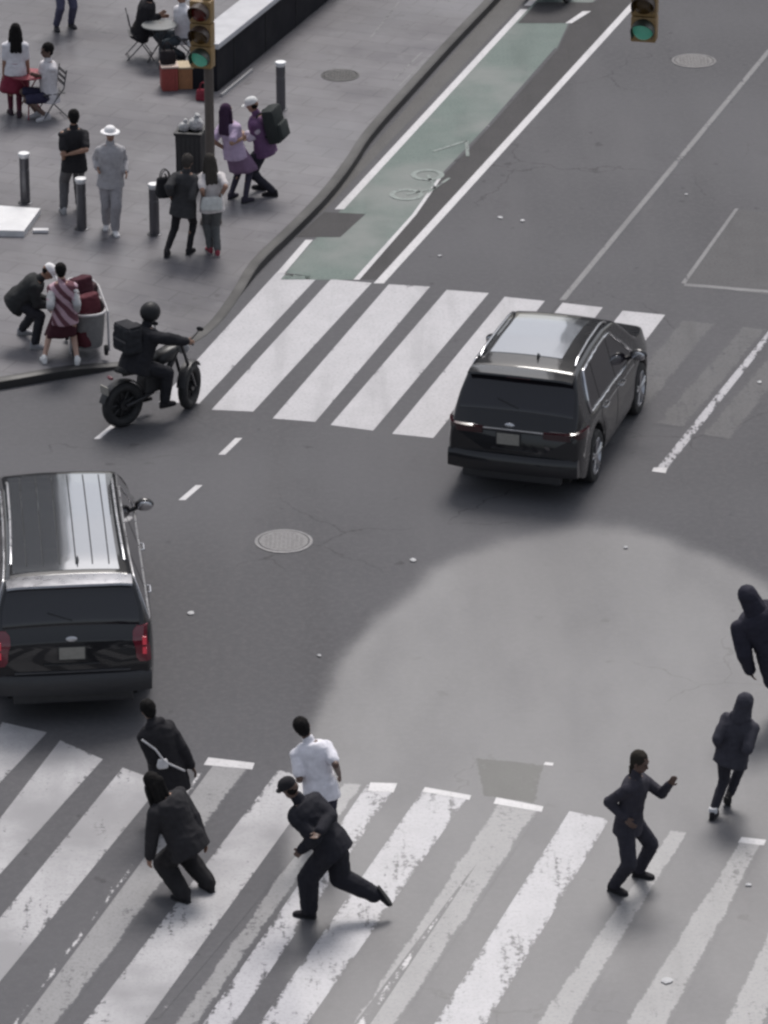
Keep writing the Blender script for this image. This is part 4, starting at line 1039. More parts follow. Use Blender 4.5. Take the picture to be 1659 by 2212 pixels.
bag(p9['P'] + Vector((0, -.21, -.02)), 'white bag held in front of the white blouse', .34, .14, .20, (.50, .51, .50), .1, 'tote_bag', 'bag', [p9['sh'][0] + Vector((0, -.08, .03)), p9['P'] + Vector((.16, -.2, .16))], False)

# the pair with the cart at the corner
pa = person('person in black with a white cap bending far forward at the kerb corner', (70, 745), 1.70, (36, 645), (84, 603), (101, 590), 92, [(76, 752), (48, 722)], [(116, 660, -.1), (112, 650, .15)],
       ('jacket', (.032, .033, .034), 1.3), ('trousers', (.030, .030, .036), 1.1), (.30, .30, .32), ('cap', (.72, .71, .72)), 'tan', z0=KZ)
pb = person('person in a pink striped top, maroon skirt and white shoes standing by the loaded cart', (134, 784), 1.62, (140, 682), (133, 604), (131, 583), -8, [(167, 786), (96, 784)], [(166, 672, .05), (108, 668, -.02)],
       ('tee', stripes_mat((.44, .30, .35), (.12, .045, .06)), 1.15), ('skirt', (.070, .024, .034), .56), (.72, .72, .72), ('short',), 'pale', z0=KZ)
for i in (0, 1):
    bm = bmesh.new(); capsule(bm, pb['sh'][i].lerp(pb['el'][i], .3), pb['el'][i], .066, .06); capsule(bm, pb['el'][i], pb['wr'][i].lerp(pb['el'][i], .15), .06, .048)
    bmesh.ops.translate(bm, verts=bm.verts[:], vec=-pb['root'].location); obj('sleeve', remesh(bm, .0125, 2, .005, 9), fabric((.42, .42, .43)), pb['root'], smooth=180)

WHF = simple('white_tube', (.42, .41, .42), .45, var=.1)
A, B_ = G(160, 776, KZ), G(232, 770, KZ); ux = (B_ - A).normalized(); ux.z = 0; uy = Vector((-ux.y, ux.x, 0))
ct = thing('hand_cart', 'rounded grey hand cart with a white tube rim, full of maroon bundles at the corner', 'cart', A)
def cp(a, b, c): return ux * (a * .50) + uy * (b * .82) + Vector((0, 0, c))
HH = .66
def ce(an, q, z_): return ux * (.25 + (.25 + .02 * q) * math.copysign(abs(math.cos(an)) ** .75, math.cos(an))) + uy * (.41 + (.40 + .03 * q) * math.copysign(abs(math.sin(an)) ** .75, math.sin(an))) + Vector((0, 0, z_))
AN = [2 * math.pi * i / 28 for i in range(28)]
bm = bmesh.new(); tube(bm, [ce(an, 1.4, HH) for an in AN], .022, 8, closed=True)
tube(bm, [cp(1.06, .12, .05), cp(1.05, .10, HH), cp(1.0, .9, HH + .16), cp(.8, 1.1, HH + .24), cp(.2, 1.1, HH + .24), cp(0, .9, HH + .16), cp(-.05, .10, HH), cp(-.06, .12, .05)], .018, 8)
obj('frame', bm, WHF, ct, smooth=60)
greyp = simple('grey_canvas', (.17, .168, .17), .8, var=.15, bump=.3)
bm = bmesh.new(); rings(bm, [[ce(an, q, z_) for an in AN] for q, z_ in ((-3.0, .10), (-1.2, .12), (.2, .38), (1, HH), (.6, HH), (-.3, .38), (-2.0, .16))]); obj('tub', bm, greyp, ct, smooth=40)
for a, b in ((.04, .06), (.96, .06), (.96, .94), (.04, .94)):
    bm = bmesh.new(); lathe(bm, [(.03, -.02), (.075, -.022), (.08, 0), (.075, .022), (.03, .02)], cp(a, b, .08), ux, 20); obj('wheel', bm, RUB, ct, smooth=50)
for (a, b, c, sx, sz, colr, lab) in ((.5, .25, .16, .44, .74, (.085, .022, .030), 'maroon bundle at the front of the grey hand cart'), (.42, .62, .16, .42, .90, (.060, .020, .028), 'tall dark maroon sack standing in the middle of the hand cart'), (.70, .86, .16, .36, .70, (.050, .028, .032), 'dark brown-red bundle at the back of the hand cart')):
    bag(A + cp(a, b, c), lab, sx, .30, sz, colr, .3 + a, 'sack', 'sack', None, False)

# ------------------------------------------------------------------ moped and rider
mp_r, mp_f = G(266, 921), G(410, 880); md = (mp_f - mp_r); md.z = 0; WB = md.length; mu = md / WB; mx = Vector((mu.y, -mu.x, 0))   # mx: rider's right
MATTE = simple('matte_black_frame', (.022, .022, .024), .45, var=.15)
mo = thing('moped', 'black electric moped with fat tyres stopped across the end of the far crosswalk', 'moped', mp_r)
def M_(a, b, c): return mu * a + mx * b + Vector((0, 0, c))
wr_ = .335
def mwheel(c, axis, r):
    bm = bmesh.new(); tube(bm, [c + (Vector((0, 0, 1)) * math.sin(t) + axis.cross(Vector((0, 0, 1))) * math.cos(t)) * (r - .07) for t in [2 * math.pi * i / 30 for i in range(30)]], .072, 10, closed=True)
    t = obj('wheel', bm, RUB, mo, smooth=180)
    bm = bmesh.new(); lathe(bm, [(r * .70, -.02), (r * .72, 0), (r * .70, .02), (r * .63, .022), (r * .63, -.022), (r * .70, -.02)], c, axis, 30)
    for i in range(9):
        an = 2 * math.pi * i / 9; d = Vector((0, 0, 1)) * math.sin(an) + axis.cross(Vector((0, 0, 1))) * math.cos(an); tube(bm, [c + d * .04, c + d * r * .66], .011, 6)
    obj('rim', bm, simple('dark_rim', (.05, .05, .052), .4, .5), t, smooth=50)
    bm = bmesh.new(); lathe(bm, [(.01, -.06), (.07, -.06), (.07, .06), (.01, .06)], c, axis, 18); obj('hub', bm, MATTE, t, smooth=40)
steer = math.radians(32); fax = Quaternion((0, 0, 1), steer * 0 + R(34)) @ mx
mwheel(M_(0, 0, wr_), mx, wr_); mwheel(M_(WB, 0, wr_), fax, wr_)
bm = bmesh.new()
tube(bm, [M_(0, .10, wr_), M_(.30, .10, .40), M_(.48, .06, .42)], .026, 8); tube(bm, [M_(0, -.10, wr_), M_(.30, -.10, .40), M_(.48, -.06, .42)], .026, 8)
tube(bm, [M_(.48, 0, .40), M_(.72, 0, .55), M_(WB - .22, 0, .92)], .045, 10); tube(bm, [M_(.02, 0, .78), M_(.5, 0, .74), M_(WB - .24, 0, .90)], .035, 8); tube(bm, [M_(.46, 0, .42), M_(.34, 0, .76)], .035, 8)
obj('frame', bm, MATTE, mo, smooth=60)
bm = bmesh.new()
for s_ in (-1, 1): tube(bm, [M_(WB, 0, wr_) + fax * s_ * .085, M_(WB - .09, 0, .62) + fax * s_ * .085, M_(WB - .20, 0, 1.0) + fax * s_ * .07], .024, 8)
obj('fork', bm, simple('fork_metal', (.10, .10, .105), .3, .8), mo, smooth=60)
bm = bmesh.new()
tube(bm, [M_(WB - .34, 0, 1.08) + fax * -.36, M_(WB - .24, 0, 1.10) + fax * -.22, M_(WB - .2, 0, 1.02), M_(WB - .24, 0, 1.10) + fax * .22, M_(WB - .34, 0, 1.08) + fax * .36], .016, 8)
for s_ in (-1, 1): capsule(bm, M_(WB - .26, 0, 1.1) + fax * s_ * .25, M_(WB - .20, 0, 1.26) + fax * s_ * .33, .008, .008, 6); ellipsoid(bm, M_(WB - .19, 0, 1.28) + fax * s_ * .34, fax * .055, mu * .012, Vector((0, 0, .035)))
hb = obj('handlebar', bm, MATTE, mo, smooth=60)
bm = bmesh.new(); ellipsoid(bm, M_(WB - .10, 0, .93), fax * .09, mu * .06, Vector((0, 0, .09))); obj('headlight', bm, simple('lamp_lens', (.35, .35, .36), .1, spec=.6), mo, smooth=60)
bm = bmesh.new(); rings(bm, [ell(M_(a, 0, z_), mx * w_, Vector((0, 0, h_)), 14, .7) for a, w_, h_, z_ in ((-.10, .06, .02, .86), (.0, .10, .045, .84), (.25, .12, .05, .81), (.5, .10, .05, .80), (.58, .06, .03, .80))]); obj('seat', bm, RUB, mo, smooth=60)
bm = bmesh.new(); rings(bm, [ell(M_(a, 0, z_), mx * w_, Vector((0, 0, h_)), 14, .7) for a, w_, h_, z_ in ((.56, .06, .05, .84), (.64, .12, .10, .88), (.80, .12, .10, .92), (.94, .05, .05, .96))]); obj('tank', bm, MATTE, mo, smooth=60)
bm = bmesh.new(); box(bm, M_(.50, 0, .56), .20, .34, .26, Matrix((mx, mu, Vector((0, 0, 1)))).transposed()); obj('battery', bm, PLAST, mo, bevel=.03)
for c_, ax_ in ((M_(0, 0, wr_), mx), (M_(WB, 0, wr_), fax)):
    d0 = ax_.cross(Vector((0, 0, 1))); bm = bmesh.new(); rs = []
    for i in range(12):
        an = R(15 + 130 * i / 11); q = c_ + (Vector((0, 0, math.sin(an))) + d0 * math.cos(an)) * (wr_ + .03); rs.append([q - ax_ * .065, q + (q - c_) * .02, q + ax_ * .065, q + ax_ * .06 - (q - c_) * .03, q - ax_ * .06 - (q - c_) * .03])
    rings(bm, rs); obj('mudguard', bm, MATTE, mo, smooth=60)
bm = bmesh.new(); box(bm, M_(-.30, 0, .62), .18, .02, .12, Matrix((mx, mu, Vector((0, 0, 1)))).transposed()); obj('number_plate', bm, PLATE, mo, bevel=.003)
bm = bmesh.new(); ellipsoid(bm, M_(-.20, 0, .78), mx * .07, mu * .03, Vector((0, 0, .03))); obj('tail_lamp', bm, REDL, mo, smooth=60)
O = mp_r
def px_of(p):
    d = p - CAM; k = d.dot(FW); return (CX + F * d.x / k, CY - F * d.dot(UP) / k)
seat_w = O + M_(.24, 0, .92); hbw = [O + M_(WB - .33, 0, 1.11) + fax * .33, O + M_(WB - .33, 0, 1.11) - fax * .33]
gp = O + M_(.24, 0, 0); y0 = gp.y
def P3(p): q = px_of(p); return (q[0], q[1], p.y - y0)
ftR, ftL = O + M_(.58, .20, .30), O + M_(.44, -.20, .28)
rd = person('rider in black with a dark helmet sitting on the moped, arms reaching to the bars', px_of(gp), 1.78, px_of(seat_w)[:2], px_of(seat_w + mu * .20 + Vector((0, 0, .49)))[:2], px_of(seat_w + mu * .27 + Vector((0, 0, .70)))[:2], math.degrees(math.atan2(mu.x, mu.y)),
       [P3(ftR), P3(ftL)], [P3(hbw[0]), P3(hbw[1])], ('jacket', (.020, .020, .024), 1.9), ('trousers', (.022, .022, .026), 1.25), BLK, ('helmet',), 'tan', nd=(mu * .20).y, hd=(mu * .27).y, bulk=1.2, pd=0,
       knee=(tuple(mu + mx * .4 + Vector((0, 0, .3))), tuple(mu - mx * .5 + Vector((0, 0, .3)))), elbow=(tuple(mx + Vector((0, 0, -.2))), tuple(-mx + Vector((0, 0, -.2)))), foot_dir=(tuple(mu), tuple(mu)))
bkc = rd['P'].lerp(rd['N'], .62) - rd['f'] * .27
tq = thing('delivery_bag', 'boxy black delivery bag strapped to the back of the moped rider', 'delivery bag', bkc - Vector((0, 0, .18)), math.atan2(mx.y, mx.x))
bm = bmesh.new(); box(bm, (0, -.0, .16), .38, .24, .38); bmesh.ops.subdivide_edges(bm, edges=bm.edges[:], cuts=6, use_grid_fill=True); bmesh.ops.smooth_vert(bm, verts=bm.verts[:], factor=.5, use_axis_x=True, use_axis_y=True, use_axis_z=True); obj('bag_body', remesh(bm, .014, 4, .016, 8, 3.0), fabric((.028, .029, .033)), tq, smooth=180)
bm = bmesh.new(); box(bm, (0, .0, .355), .34, .22, .03); obj('lid', bm, fabric((.03, .03, .034)), tq, smooth=40, bevel=.012)
bm = bmesh.new(); box(bm, (0, -.142, .16), .30, .006, .03); obj('reflective_strip', bm, simple('dull_strip', (.06, .06, .065), .4), tq)

# ------------------------------------------------------------------ street furniture
STEEL = simple('brushed_steel', (.13, .13, .14), .35, .8, var=.08)
def bollard(px, label):
    p = G(px[0], px[1], KZ); t = thing('bollard', label, 'bollard', p, 0, 'steel bollards along the plaza edge')
    r = .078
    bm = bmesh.new(); lathe(bm, [(r * 1.0, 0), (r, .56), (r * .93, .565), (r * .93, .585), (r, .59), (r, .74), (r * .90, .745)], (0, 0, 0), (0, 0, 1), 28); obj('post', bm, STEEL, t, smooth=35)
    bm = bmesh.new(); lathe(bm, [(r * .80, .743), (r * 1.18, .79), (r * 1.20, .815), (r * 1.1, .83), (.004, .835)], (0, 0, 0), (0, 0, 1), 28); obj('cap', bm, simple('pale_steel_cap', (.72, .72, .73), .4, .3, var=.05), t, smooth=35)
    bm = bmesh.new(); lathe(bm, [(r * 1.5, 0), (r * 1.5, .01), (r * 1.02, .018)], (0, 0, 0), (0, 0, 1), 28); obj('base_plate', bm, STEEL, t, smooth=35)
bollard((55, 438), 'steel bollard near the left edge just behind the white slab')
bollard((177, 494), 'steel bollard standing in front of the black T-shirt person')
bollard((334, 506), 'steel bollard just left of the person with the black handbag')
bollard((607, 236), 'steel bollard standing alone right of the backpack wearer near the long barrier')

# white slab and scrap at the left edge
sl_ = [G(-70, 452, KZ), G(88, 463, KZ), G(52, 512, KZ), G(-110, 508, KZ)]
o0 = sl_[3]; bm = bmesh.new(); prism(bm, [((p - o0).x, (p - o0).y) for p in sl_], .0, .10)
tag(obj('stone_slab', bm, simple('white_stone', (.62, .62, .63), .7, var=.12, bump=.2, nscale=5), bevel=.008), 'low white slab lying on the plaza at the left edge', 'slab').location = o0
bm = bmesh.new(); box(bm, (0, 0, .03), .24, .11, .05); tag(obj('packet', bm, simple('white_card', (.58, .57, .58), .7), bevel=.01), 'small white packet on the paving beside the white slab', 'packet').location = G(88, 502, KZ)

# signal pole with three-lamp head
YEL = simple('signal_yellow', (.25, .16, .065), .45, var=.18); BRN = simple('brown_pole_paint', (.085, .070, .062), .5, var=.15)
VIS = simple('visor_brown', (.045, .028, .022), .5)
def lens_mat(nm, c, e): return simple(nm, c, .15, spec=.6, emit=e)
def signal_head(parent, c, face, up=Vector((0, 0, 1))):
    """three stacked sections centred on c, lamps looking along face"""
    face = face.normalized(); x = face.cross(up).normalized(); M = Matrix((x, face, up)).transposed()
    bm = bmesh.new()
    for k in (1, 0, -1): box(bm, c + up * k * .36, .345, .21, .352, M)
    hd_ = obj('signal_housing', bm, YEL, parent, smooth=35, bevel=.025)
    for k, nm in ((1, 'red'), (0, 'amber'), (-1, 'green')):
        cc = c + up * k * .36 + face * .108
        bm = bmesh.new(); lathe(bm, [(.142, 0), (.135, .018), (.09, .038), (.004, .046)], cc, face, 24)
        lm = {'red': lens_mat('red_lens', (.10, .015, .012), None), 'amber': lens_mat('amber_lens', (.07, .04, .012), None), 'green': lens_mat('green_lens', (.03, .17, .12), (.14, .50, .38, .12))}[nm]
        obj('lens', bm, lm, hd_, smooth=60)
        bm = bmesh.new(); rr = []
        for j in range(17):
            a = R(-35 + 250 * j / 16); d = x * math.cos(a) + up * math.sin(a); dp = .25 * (.45 + .55 * max(0, math.sin(a)))
            rr.append([cc + d * .150, cc + d * .150 + face * dp, cc + d * .158 + face * dp, cc + d * .158])
        rings(bm, rr); obj('visor', bm, VIS if nm != 'green' else simple('visor_dark', (.02, .028, .022), .5), hd_, smooth=40)
    return hd_
pb_ = G(456, 482, KZ)
sp = thing('signal_pole', 'brown signal pole with a three-lamp head showing green at the plaza edge', 'traffic signal', pb_)
bm = bmesh.new(); lathe(bm, [(.075, 0), (.072, 2.9), (.066, 7.5)], (0, 0, 0), (0, 0, 1), 20); obj('pole', bm, BRN, sp, smooth=40)
bm = bmesh.new(); lathe(bm, [(.17, 0), (.17, .06), (.13, .10), (.12, .35), (.08, .42)], (0, 0, 0), (0, 0, 1), 20); obj('pole_base', bm, BRN, sp, smooth=40)
hc = V(437, 72, pb_.y - .06) - pb_
signal_head(sp, hc, Vector((-.30, -1, 0)))
bm = bmesh.new()
for dz in (-.45, .45): tube(bm, [Vector((0, 0, hc.z + dz)), hc + Vector((0, .04, dz))], .025, 8); lathe(bm, [(.085, -.04), (.085, .04)], (0, 0, hc.z + dz), (0, 0, 1), 20)
obj('bracket', bm, BRN, sp, smooth=50)
bm = bmesh.new(); box(bm, (.03, -.11, V(468, 134, pb_.y).z - KZ), .07, .06, .10); obj('sensor', bm, simple('pale_sensor', (.35, .34, .33), .5), sp, bevel=.012)
# hanging signal over the avenue: pole and arm are outside the frame
d = ray(1393, 22); hp = CAM + d * 62.3
st = thing('hanging_signal', 'signal head hanging over the avenue at the top edge with its green lamp lit', 'traffic signal', (hp.x + 6.2, hp.y + .2, 0))
h2 = hp - st.location
signal_head(st, h2 + Vector((0, 0, .12)), Vector((-.22, -1, -.05)), Vector((0, 0, 1)))
bm = bmesh.new(); tube(bm, [Vector((0, 0, h2.z + 1.6)), Vector((-3, 0, h2.z + 1.75)), Vector((h2.x - .4, 0, h2.z + 1.85))], [.08, .07, .05], 14); obj('mast_arm', bm, BRN, st, smooth=60)
bm = bmesh.new(); lathe(bm, [(.16, 0), (.13, .4), (.10, 3), (.085, h2.z + 2.4)], (0, 0, 0), (0, 0, 1), 18); obj('pole', bm, BRN, st, smooth=60)
bm = bmesh.new(); tube(bm, [h2 + Vector((0, .02, .6)), h2 + Vector((0, -.2 + .2, 1.85))], .03, 8); obj('hanger', bm, BRN, st, smooth=60)

# litter bin behind the walkers
bp_ = G(413, 398, KZ); tb = thing('litter_bin', 'square dark litter bin heaped with white bags beside the signal pole', 'litter bin', bp_, -LANE * .4)
bm = bmesh.new(); rs = [[Vector((sx * w_, sy * w_, z_)) for sx, sy in ((-1, -1), (1, -1), (1, 1), (-1, 1))] for w_, z_ in ((.17, 0), (.19, .06), (.205, .88))]; rings(bm, rs); obj('bin_body', bm, simple('bin_black', (.026, .026, .028), .5, var=.2), tb, bevel=.02)
bm = bmesh.new()
for sx in (-1, 1):
    for k in range(5): box(bm, (sx * .203, -.14 + .07 * k, .46), .012, .03, .76); box(bm, (-.14 + .07 * k, sx * .203, .46), .03, .012, .76)
obj('slats', bm, simple('bin_slats', (.036, .036, .038), .5), tb)
bm = bmesh.new(); rings(bm, [[Vector((sx * w_, sy * w_, z_)) for sx, sy in ((-1, -1), (1, -1), (1, 1), (-1, 1))] for w_, z_ in ((.215, .87), (.225, .89), (.225, .92), (.17, .925), (.17, .88))]); obj('rim', bm, PLAST, tb, bevel=.006)
for (x, y, z_, s_, lab) in ((-.09, -.04, .93, .085, 'small crumpled white bag at the left on top of the litter bin'), (.09, 0, .93, .12, 'bulging white bag at the right on top of the litter bin')):
    bm = bmesh.new(); ellipsoid(bm, Vector((0, 0, s_ * .8)), Vector((s_, 0, 0)), Vector((0, s_, 0)), Vector((0, 0, s_ * .9)), 16, 10); capsule(bm, (0, 0, s_ * 1.5), (.02, 0, s_ * 2.0), s_ * .25, s_ * .35, 8)
    o_ = obj('rubbish_bag', remesh(bm, .012, 1, .014, 16, x * 90), simple('white_plastic', (.40, .40, .40), .5, var=.2), None, smooth=180); o_.location = bp_ + Vector((x, y, z_ - .02)); tag(o_, lab, 'rubbish bag')

# long barrier with pale top
b0, b1 = G(473, 199, KZ), G(700, 12, KZ); bu = (b1 - b0); bu.z = 0; bu.normalize(); bn = Vector((-bu.y, bu.x, 0))
br_ = thing('long_barrier', 'long waist-high dark barrier with a pale flat top behind the signal pole', 'barrier', b0)
Mb = Matrix((bu, bn, Vector((0, 0, 1)))).transposed(); LB = 15
bm = bmesh.new(); box(bm, bu * LB / 2 + bn * .26 + Vector((0, 0, .38)), LB, .46, .76, Mb); obj('side_panels', bm, simple('dark_panel', (.016, .016, .020), .7, spec=.12, var=.2, nscale=3), br_, bevel=.012)
bm = bmesh.new(); box(bm, bu * (LB / 2 - .01) + bn * .26 + Vector((0, 0, .81)), LB + .06, .56, .10, Mb); obj('top_slab', bm, simple('pale_concrete', (.44, .44, .46), .75, var=.12, nscale=4, bump=.2), br_, bevel=.015)
for k in range(10): bm = bmesh.new(); box(bm, bu * (.8 + k * 1.5) + bn * .028 + Vector((0, 0, .38)), .02, .012, .74, Mb); obj('panel_joint', bm, DARKIN, br_)
r0, r1 = G(477, 209, KZ), G(545, 154, KZ); bm = bmesh.new(); dd_ = r1 - r0; box(bm, dd_ / 2 + Vector((0, 0, .025)), dd_.length, .045, .05, Mb)
tag(obj('metal_strip', bm, simple('pale_metal', (.36, .36, .37), .45, .4), bevel=.006), 'thin pale metal strip on the paving at the foot of the barrier', 'metal strip').location = r0

# ------------------------------------------------------------------ tables, chairs, crates
REDM = simple('red_metal', (.22, .035, .05), .45, var=.15); WIRE = simple('dark_chair_metal', (.05, .05, .055), .5, var=.1)
def bistro_table(px, label, m, r=.30, topm=None):
    p = G(px[0], px[1], KZ); t = thing('bistro_table', label, 'table', p)
    bm = bmesh.new(); lathe(bm, [(.004, .70), (r, .70), (r + .006, .71), (r, .722), (.004, .724)], (0, 0, 0), (0, 0, 1), 30); obj('tabletop', bm, topm or m, t, smooth=40)
    for k in range(3):
        a = R(30 + 120 * k); c_, s_ = math.cos(a), math.sin(a)
        bm = bmesh.new(); tube(bm, [Vector((-c_ * .18, -s_ * .18, .70)), Vector((0, 0, .40)), Vector((c_ * .26, s_ * .26, .0))], .012, 6); obj('leg', bm, m, t, smooth=60)
    bm = bmesh.new(); lathe(bm, [(.035, .37), (.035, .43)], (0, 0, 0), (0, 0, 1), 12); obj('collar', bm, m, t)
    return t
def folding_chair(px, rz, label, m):
    p = G(px[0], px[1], KZ); t = thing('folding_chair', label, 'chair', p, R(rz))     # faces local +x
    bm = bmesh.new()
    for k in range(5): box(bm, (-.16 + k * .08, 0, .445), .06, .38, .014)
    obj('seat', bm, m, t, bevel=.003)
    for y in (-.19, .19):
        bm = bmesh.new(); tube(bm, [Vector((.22, y, .0)), Vector((.02, y, .30)), Vector((-.16, y, .52)), Vector((-.22, y, .84))], .011, 6); obj('leg', bm, m, t, smooth=60)
        bm = bmesh.new(); tube(bm, [Vector((-.24, y * .9, .0)), Vector((0, y * .9, .26)), Vector((.17, y * .9, .44))], .011, 6); obj('leg', bm, m, t, smooth=60)
    bm = bmesh.new()
    for k in range(3): box(bm, (-.172 - .018 * k, 0, .60 + .09 * k), .014, .38, .055)
    obj('backrest', bm, m, t, bevel=.003)
    bm = bmesh.new(); tube(bm, [Vector((.17, -.19, .07)), Vector((.17, .19, .07))], .009, 6); obj('stretcher', bm, m, t)
    bm = bmesh.new(); tube(bm, [Vector((-.2, -.17, .05)), Vector((-.2, .17, .05))], .009, 6); obj('stretcher', bm, m, t)
    return t
bistro_table((64, 249), 'small red round table between the two people in white at the left', REDM)
bistro_table((346, 140), 'pale round table in front of the seated person in black', WIRE, .30, simple('pale_table', (.15, .155, .155), .5))
folding_chair((112, 252), 180 + 22, 'dark wire chair under the person in the loose white T-shirt', WIRE)
folding_chair((303, 124), 8, 'dark folding chair under the seated person in black at the top', WIRE)
folding_chair((402, 132), 180 + 35, 'dark folding chair hidden behind the pole under the person in teal jeans', WIRE)
def crate(px, sx, sy, sz, rz, m, tm, label, lid=True):
    p = G(px[0], px[1], KZ); t = thing('crate', label, 'crate', p, rz)
    bm = bmesh.new(); rings(bm, [[Vector((a * sx / 2, b * sy / 2, z_)) for a, b in ((-1, -1), (1, -1), (1, 1), (-1, 1))] for z_ in (0, sz)]); obj('box', bm, m, t, bevel=.01)
    bm = bmesh.new()
    for k in range(5): box(bm, (-sx / 2 + sx * (k + .5) / 5, -sy / 2 - .007, sz * .5), sx / 5 * .75, .012, sz * .9); box(bm, (-sx / 2 - .007, -sy / 2 + sy * (k + .5) / 5, sz * .5), .012, sy / 5 * .75, sz * .9)
    obj('slats', bm, m, t)
    bm = bmesh.new(); box(bm, (0, 0, sz + .016), sx + .04, sy + .04, .03); obj('lid', bm, tm, t, bevel=.006)
crate((366, 190), .26, .34, .40, .15, simple('red_crate', (.30, .06, .05), .6, var=.2), simple('pinkish_board', (.48, .38, .33), .6), 'red slatted crate with a pale lid left of the signal head')
crate((400, 186), .24, .34, .36, .1, simple('tan_crate', (.36, .17, .08), .6, var=.2), simple('tan_board', (.42, .34, .22), .6), 'tan brown crate with a pale lid beside the red crate')
bag(G(366, 190, KZ) + Vector((-.02, .04, .435)), 'black bag with handles lying on the red crate', .28, .2, .22, (.022, .018, .02), .3, 'holdall', 'bag')
bag(G(440, 216, KZ), 'red bag set down on the paving behind the pole', .26, .16, .18, (.20, .03, .045), -.3, 'red_bag', 'bag')
bag(G(440, 170, KZ), 'brown bag standing between the tan crate and the pole', .22, .2, .40, (.075, .045, .03), .2, 'brown_bag', 'bag')

# pedicab cut by the top edge
pc = G(1167, 14); pd_ = thing('pedicab', 'pink-bodied pedicab with black wheels cut off by the top edge of the green lane', 'pedicab', pc, -LANE)
PINK = simple('pink_shell', (.36, .23, .27), .4, coat=.3)
bm = bmesh.new(); rings(bm, [ell(Vector((0, .42, z_)), Vector((w_, 0, 0)), Vector((0, d_, 0)), 20, .7) for z_, w_, d_ in ((.20, .14, .2), (.28, .24, .36), (.55, .30, .42), (.85, .30, .36), (.95, .26, .3))]); obj('shell', bm, PINK, pd_, smooth=60)
bm = bmesh.new(); rings(bm, [ell(Vector((0, .42, z_)), Vector((w_, 0, 0)), Vector((0, d_, 0)), 20, .7) for z_, w_, d_ in ((.12, .13, .2), (.16, .18, .28), (.21, .16, .24))]); obj('chassis', bm, PLAST, pd_, smooth=60)
for s_ in (-1, 1):
    bm = bmesh.new(); tube(bm, [Vector((s_ * .36, .42 + .27 * math.cos(a), .31 + .27 * math.sin(a))) for a in [2 * math.pi * i / 24 for i in range(24)]], .035, 8, closed=True); w_ = obj('wheel', bm, RUB, pd_, smooth=180)
    bm = bmesh.new()
    for i in range(10): a = 2 * math.pi * i / 10; tube(bm, [Vector((s_ * .36, .42, .31)), Vector((s_ * .36, .42 + .26 * math.cos(a), .31 + .26 * math.sin(a)))], .005, 5)
    obj('spokes', bm, CHROME, w_)
bm = bmesh.new(); tube(bm, [Vector((0, 1.75 + .27 * math.cos(a), .31 + .27 * math.sin(a))) for a in [2 * math.pi * i / 24 for i in range(24)]], .03, 8, closed=True); obj('wheel', bm, RUB, pd_, smooth=180)
bm = bmesh.new(); tube(bm, [Vector((0, .7, .35)), Vector((0, 1.3, .4)), Vector((0, 1.6, .95))], .025, 8); tube(bm, [Vector((0, 1.75, .31)), Vector((0, 1.58, 1.0))], .02, 8); tube(bm, [Vector((-.28, 1.5, 1.02)), Vector((.28, 1.5, 1.02))], .014, 8); tube(bm, [Vector((0, 1.2, .4)), Vector((0, 1.1, .85))], .02, 8); obj('frame', bm, MATTE, pd_, smooth=60)
bm = bmesh.new(); ellipsoid(bm, Vector((0, 1.1, .88)), Vector((.09, 0, 0)), Vector((0, .13, 0)), Vector((0, 0, .04))); obj('saddle', bm, RUB, pd_, smooth=60)

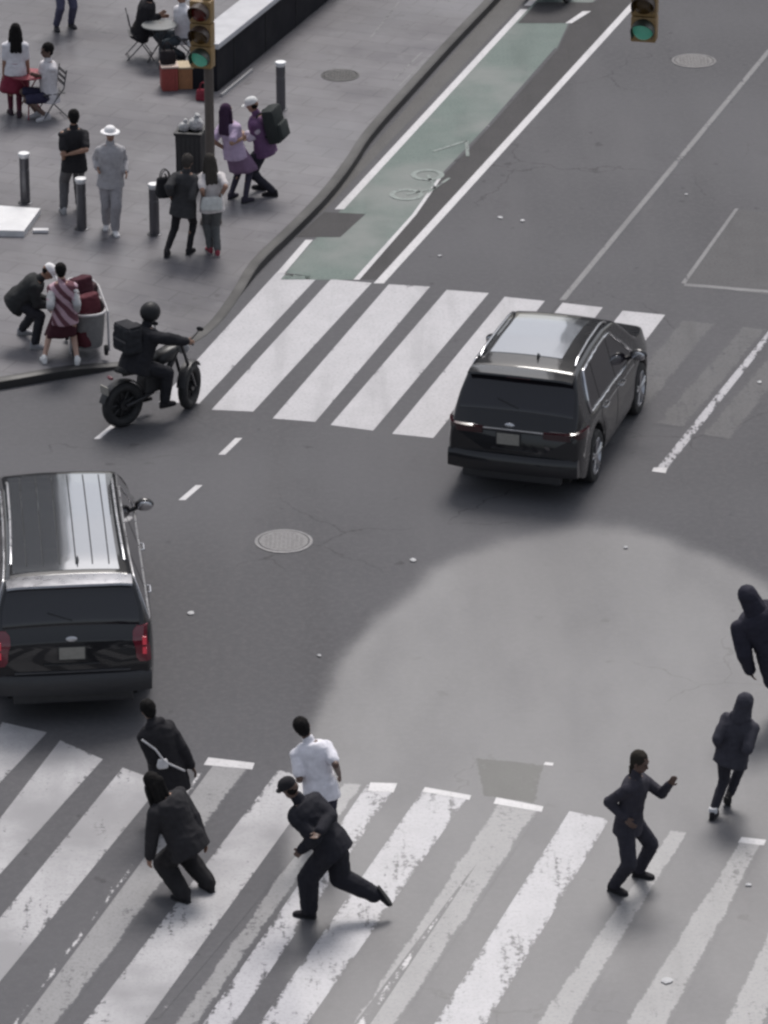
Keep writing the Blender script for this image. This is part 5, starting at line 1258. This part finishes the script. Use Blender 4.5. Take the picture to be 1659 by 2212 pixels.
# ------------------------------------------------------------------ scraps of litter
for i, (x, y, s_, lab) in enumerate(((1081, 470, .085, 'white paper scrap in the avenue lane, left one of a pair'), (1128, 477, .065, 'smaller white paper scrap in the avenue lane, right one of a pair'), (950, 553, .05, 'tiny white scrap on the avenue just above the far crosswalk'),
    (893, 1211, .075, 'white scrap on the open crossing right of the pale manhole cover'), (413, 1325, .075, 'white scrap on the asphalt right of the left vehicle'), (690, 1416, .05, 'faint scrap on the asphalt in the middle of the crossing'),
    (1483, 420, .05, 'small scrap beside the faded lane line at right'), (1640, 826, .06, 'small scrap near the right edge beside the worn lane line'), (1352, 1183, .05, 'pale scrap at the top of the glossy disc of imitated glare'), (141, 1015, .0, ''),
    (1617, 1912, .05, 'pale scrap on the crosswalk near the right edge'), (1440, 2118, .10, 'crumpled white scrap on the worn stripe at bottom right'))):
    if not s_: continue
    bm = bmesh.new(); n = 7
    ring_ = [Vector((math.cos(2 * math.pi * k / n) * s_ * .7 * random.uniform(.6, 1.1), math.sin(2 * math.pi * k / n) * s_ * .7 * random.uniform(.7, 1.3), random.uniform(.004, .014))) for k in range(n)]
    rings(bm, [[p * .9 - Vector((0, 0, .004)) for p in ring_], ring_, [p * .45 + Vector((0, 0, .012)) for p in ring_]])
    o_ = obj('paper_scrap', bm, simple('paper', (.42, .42, .43), .8)); o_.location = G(x, y, .008); tag(o_, lab, 'litter', 'scraps of litter on the road')

# ------------------------------------------------------------------ unseen towers added above the frame for the car roofs to reflect
def tower(x0, x1, y, dep, h, label, c):
    t = thing('reflection_tower', label, 'added building', ((x0 + x1) / 2, y + dep / 2, 0)); wd = x1 - x0
    bm = bmesh.new(); box(bm, (0, 0, h / 2), wd, dep, h); obj('wall', bm, simple('reflection_tower_wall_%d' % int(h), c, .7, var=.15, nscale=.2), t)  # wall of the added reflection tower
    bm = bmesh.new(); nf = int(h / 4)
    for k in range(1, nf):
        box(bm, (0, -dep / 2 - .06, k * 4 + .2), wd - 2, .3, 2.2); box(bm, (wd / 2 + .06, 0, k * 4 + .2), .3, dep - 2, 2.2); box(bm, (-wd / 2 - .06, 0, k * 4 + .2), .3, dep - 2, 2.2)
    obj('reflection_window_band', bm, simple('reflection_tower_glass', (.03, .035, .045), .1, spec=.6), t)
    bm = bmesh.new(); box(bm, (0, 0, h + 1), wd + .8, dep + .8, 2.0); obj('reflection_cornice', bm, simple('reflection_tower_cornice', c, .7), t)
tower(-95, -20, 250, 40, 170, 'broad grey tower added for roof reflections left of the avenue gap, far beyond the crossing', (.045, .045, .05))
tower(17, 90, 245, 45, 185, 'dark tower added for roof reflections right of the avenue gap, far beyond the crossing', (.04, .038, .04))
for w_ in WARN: print('WARN', w_)
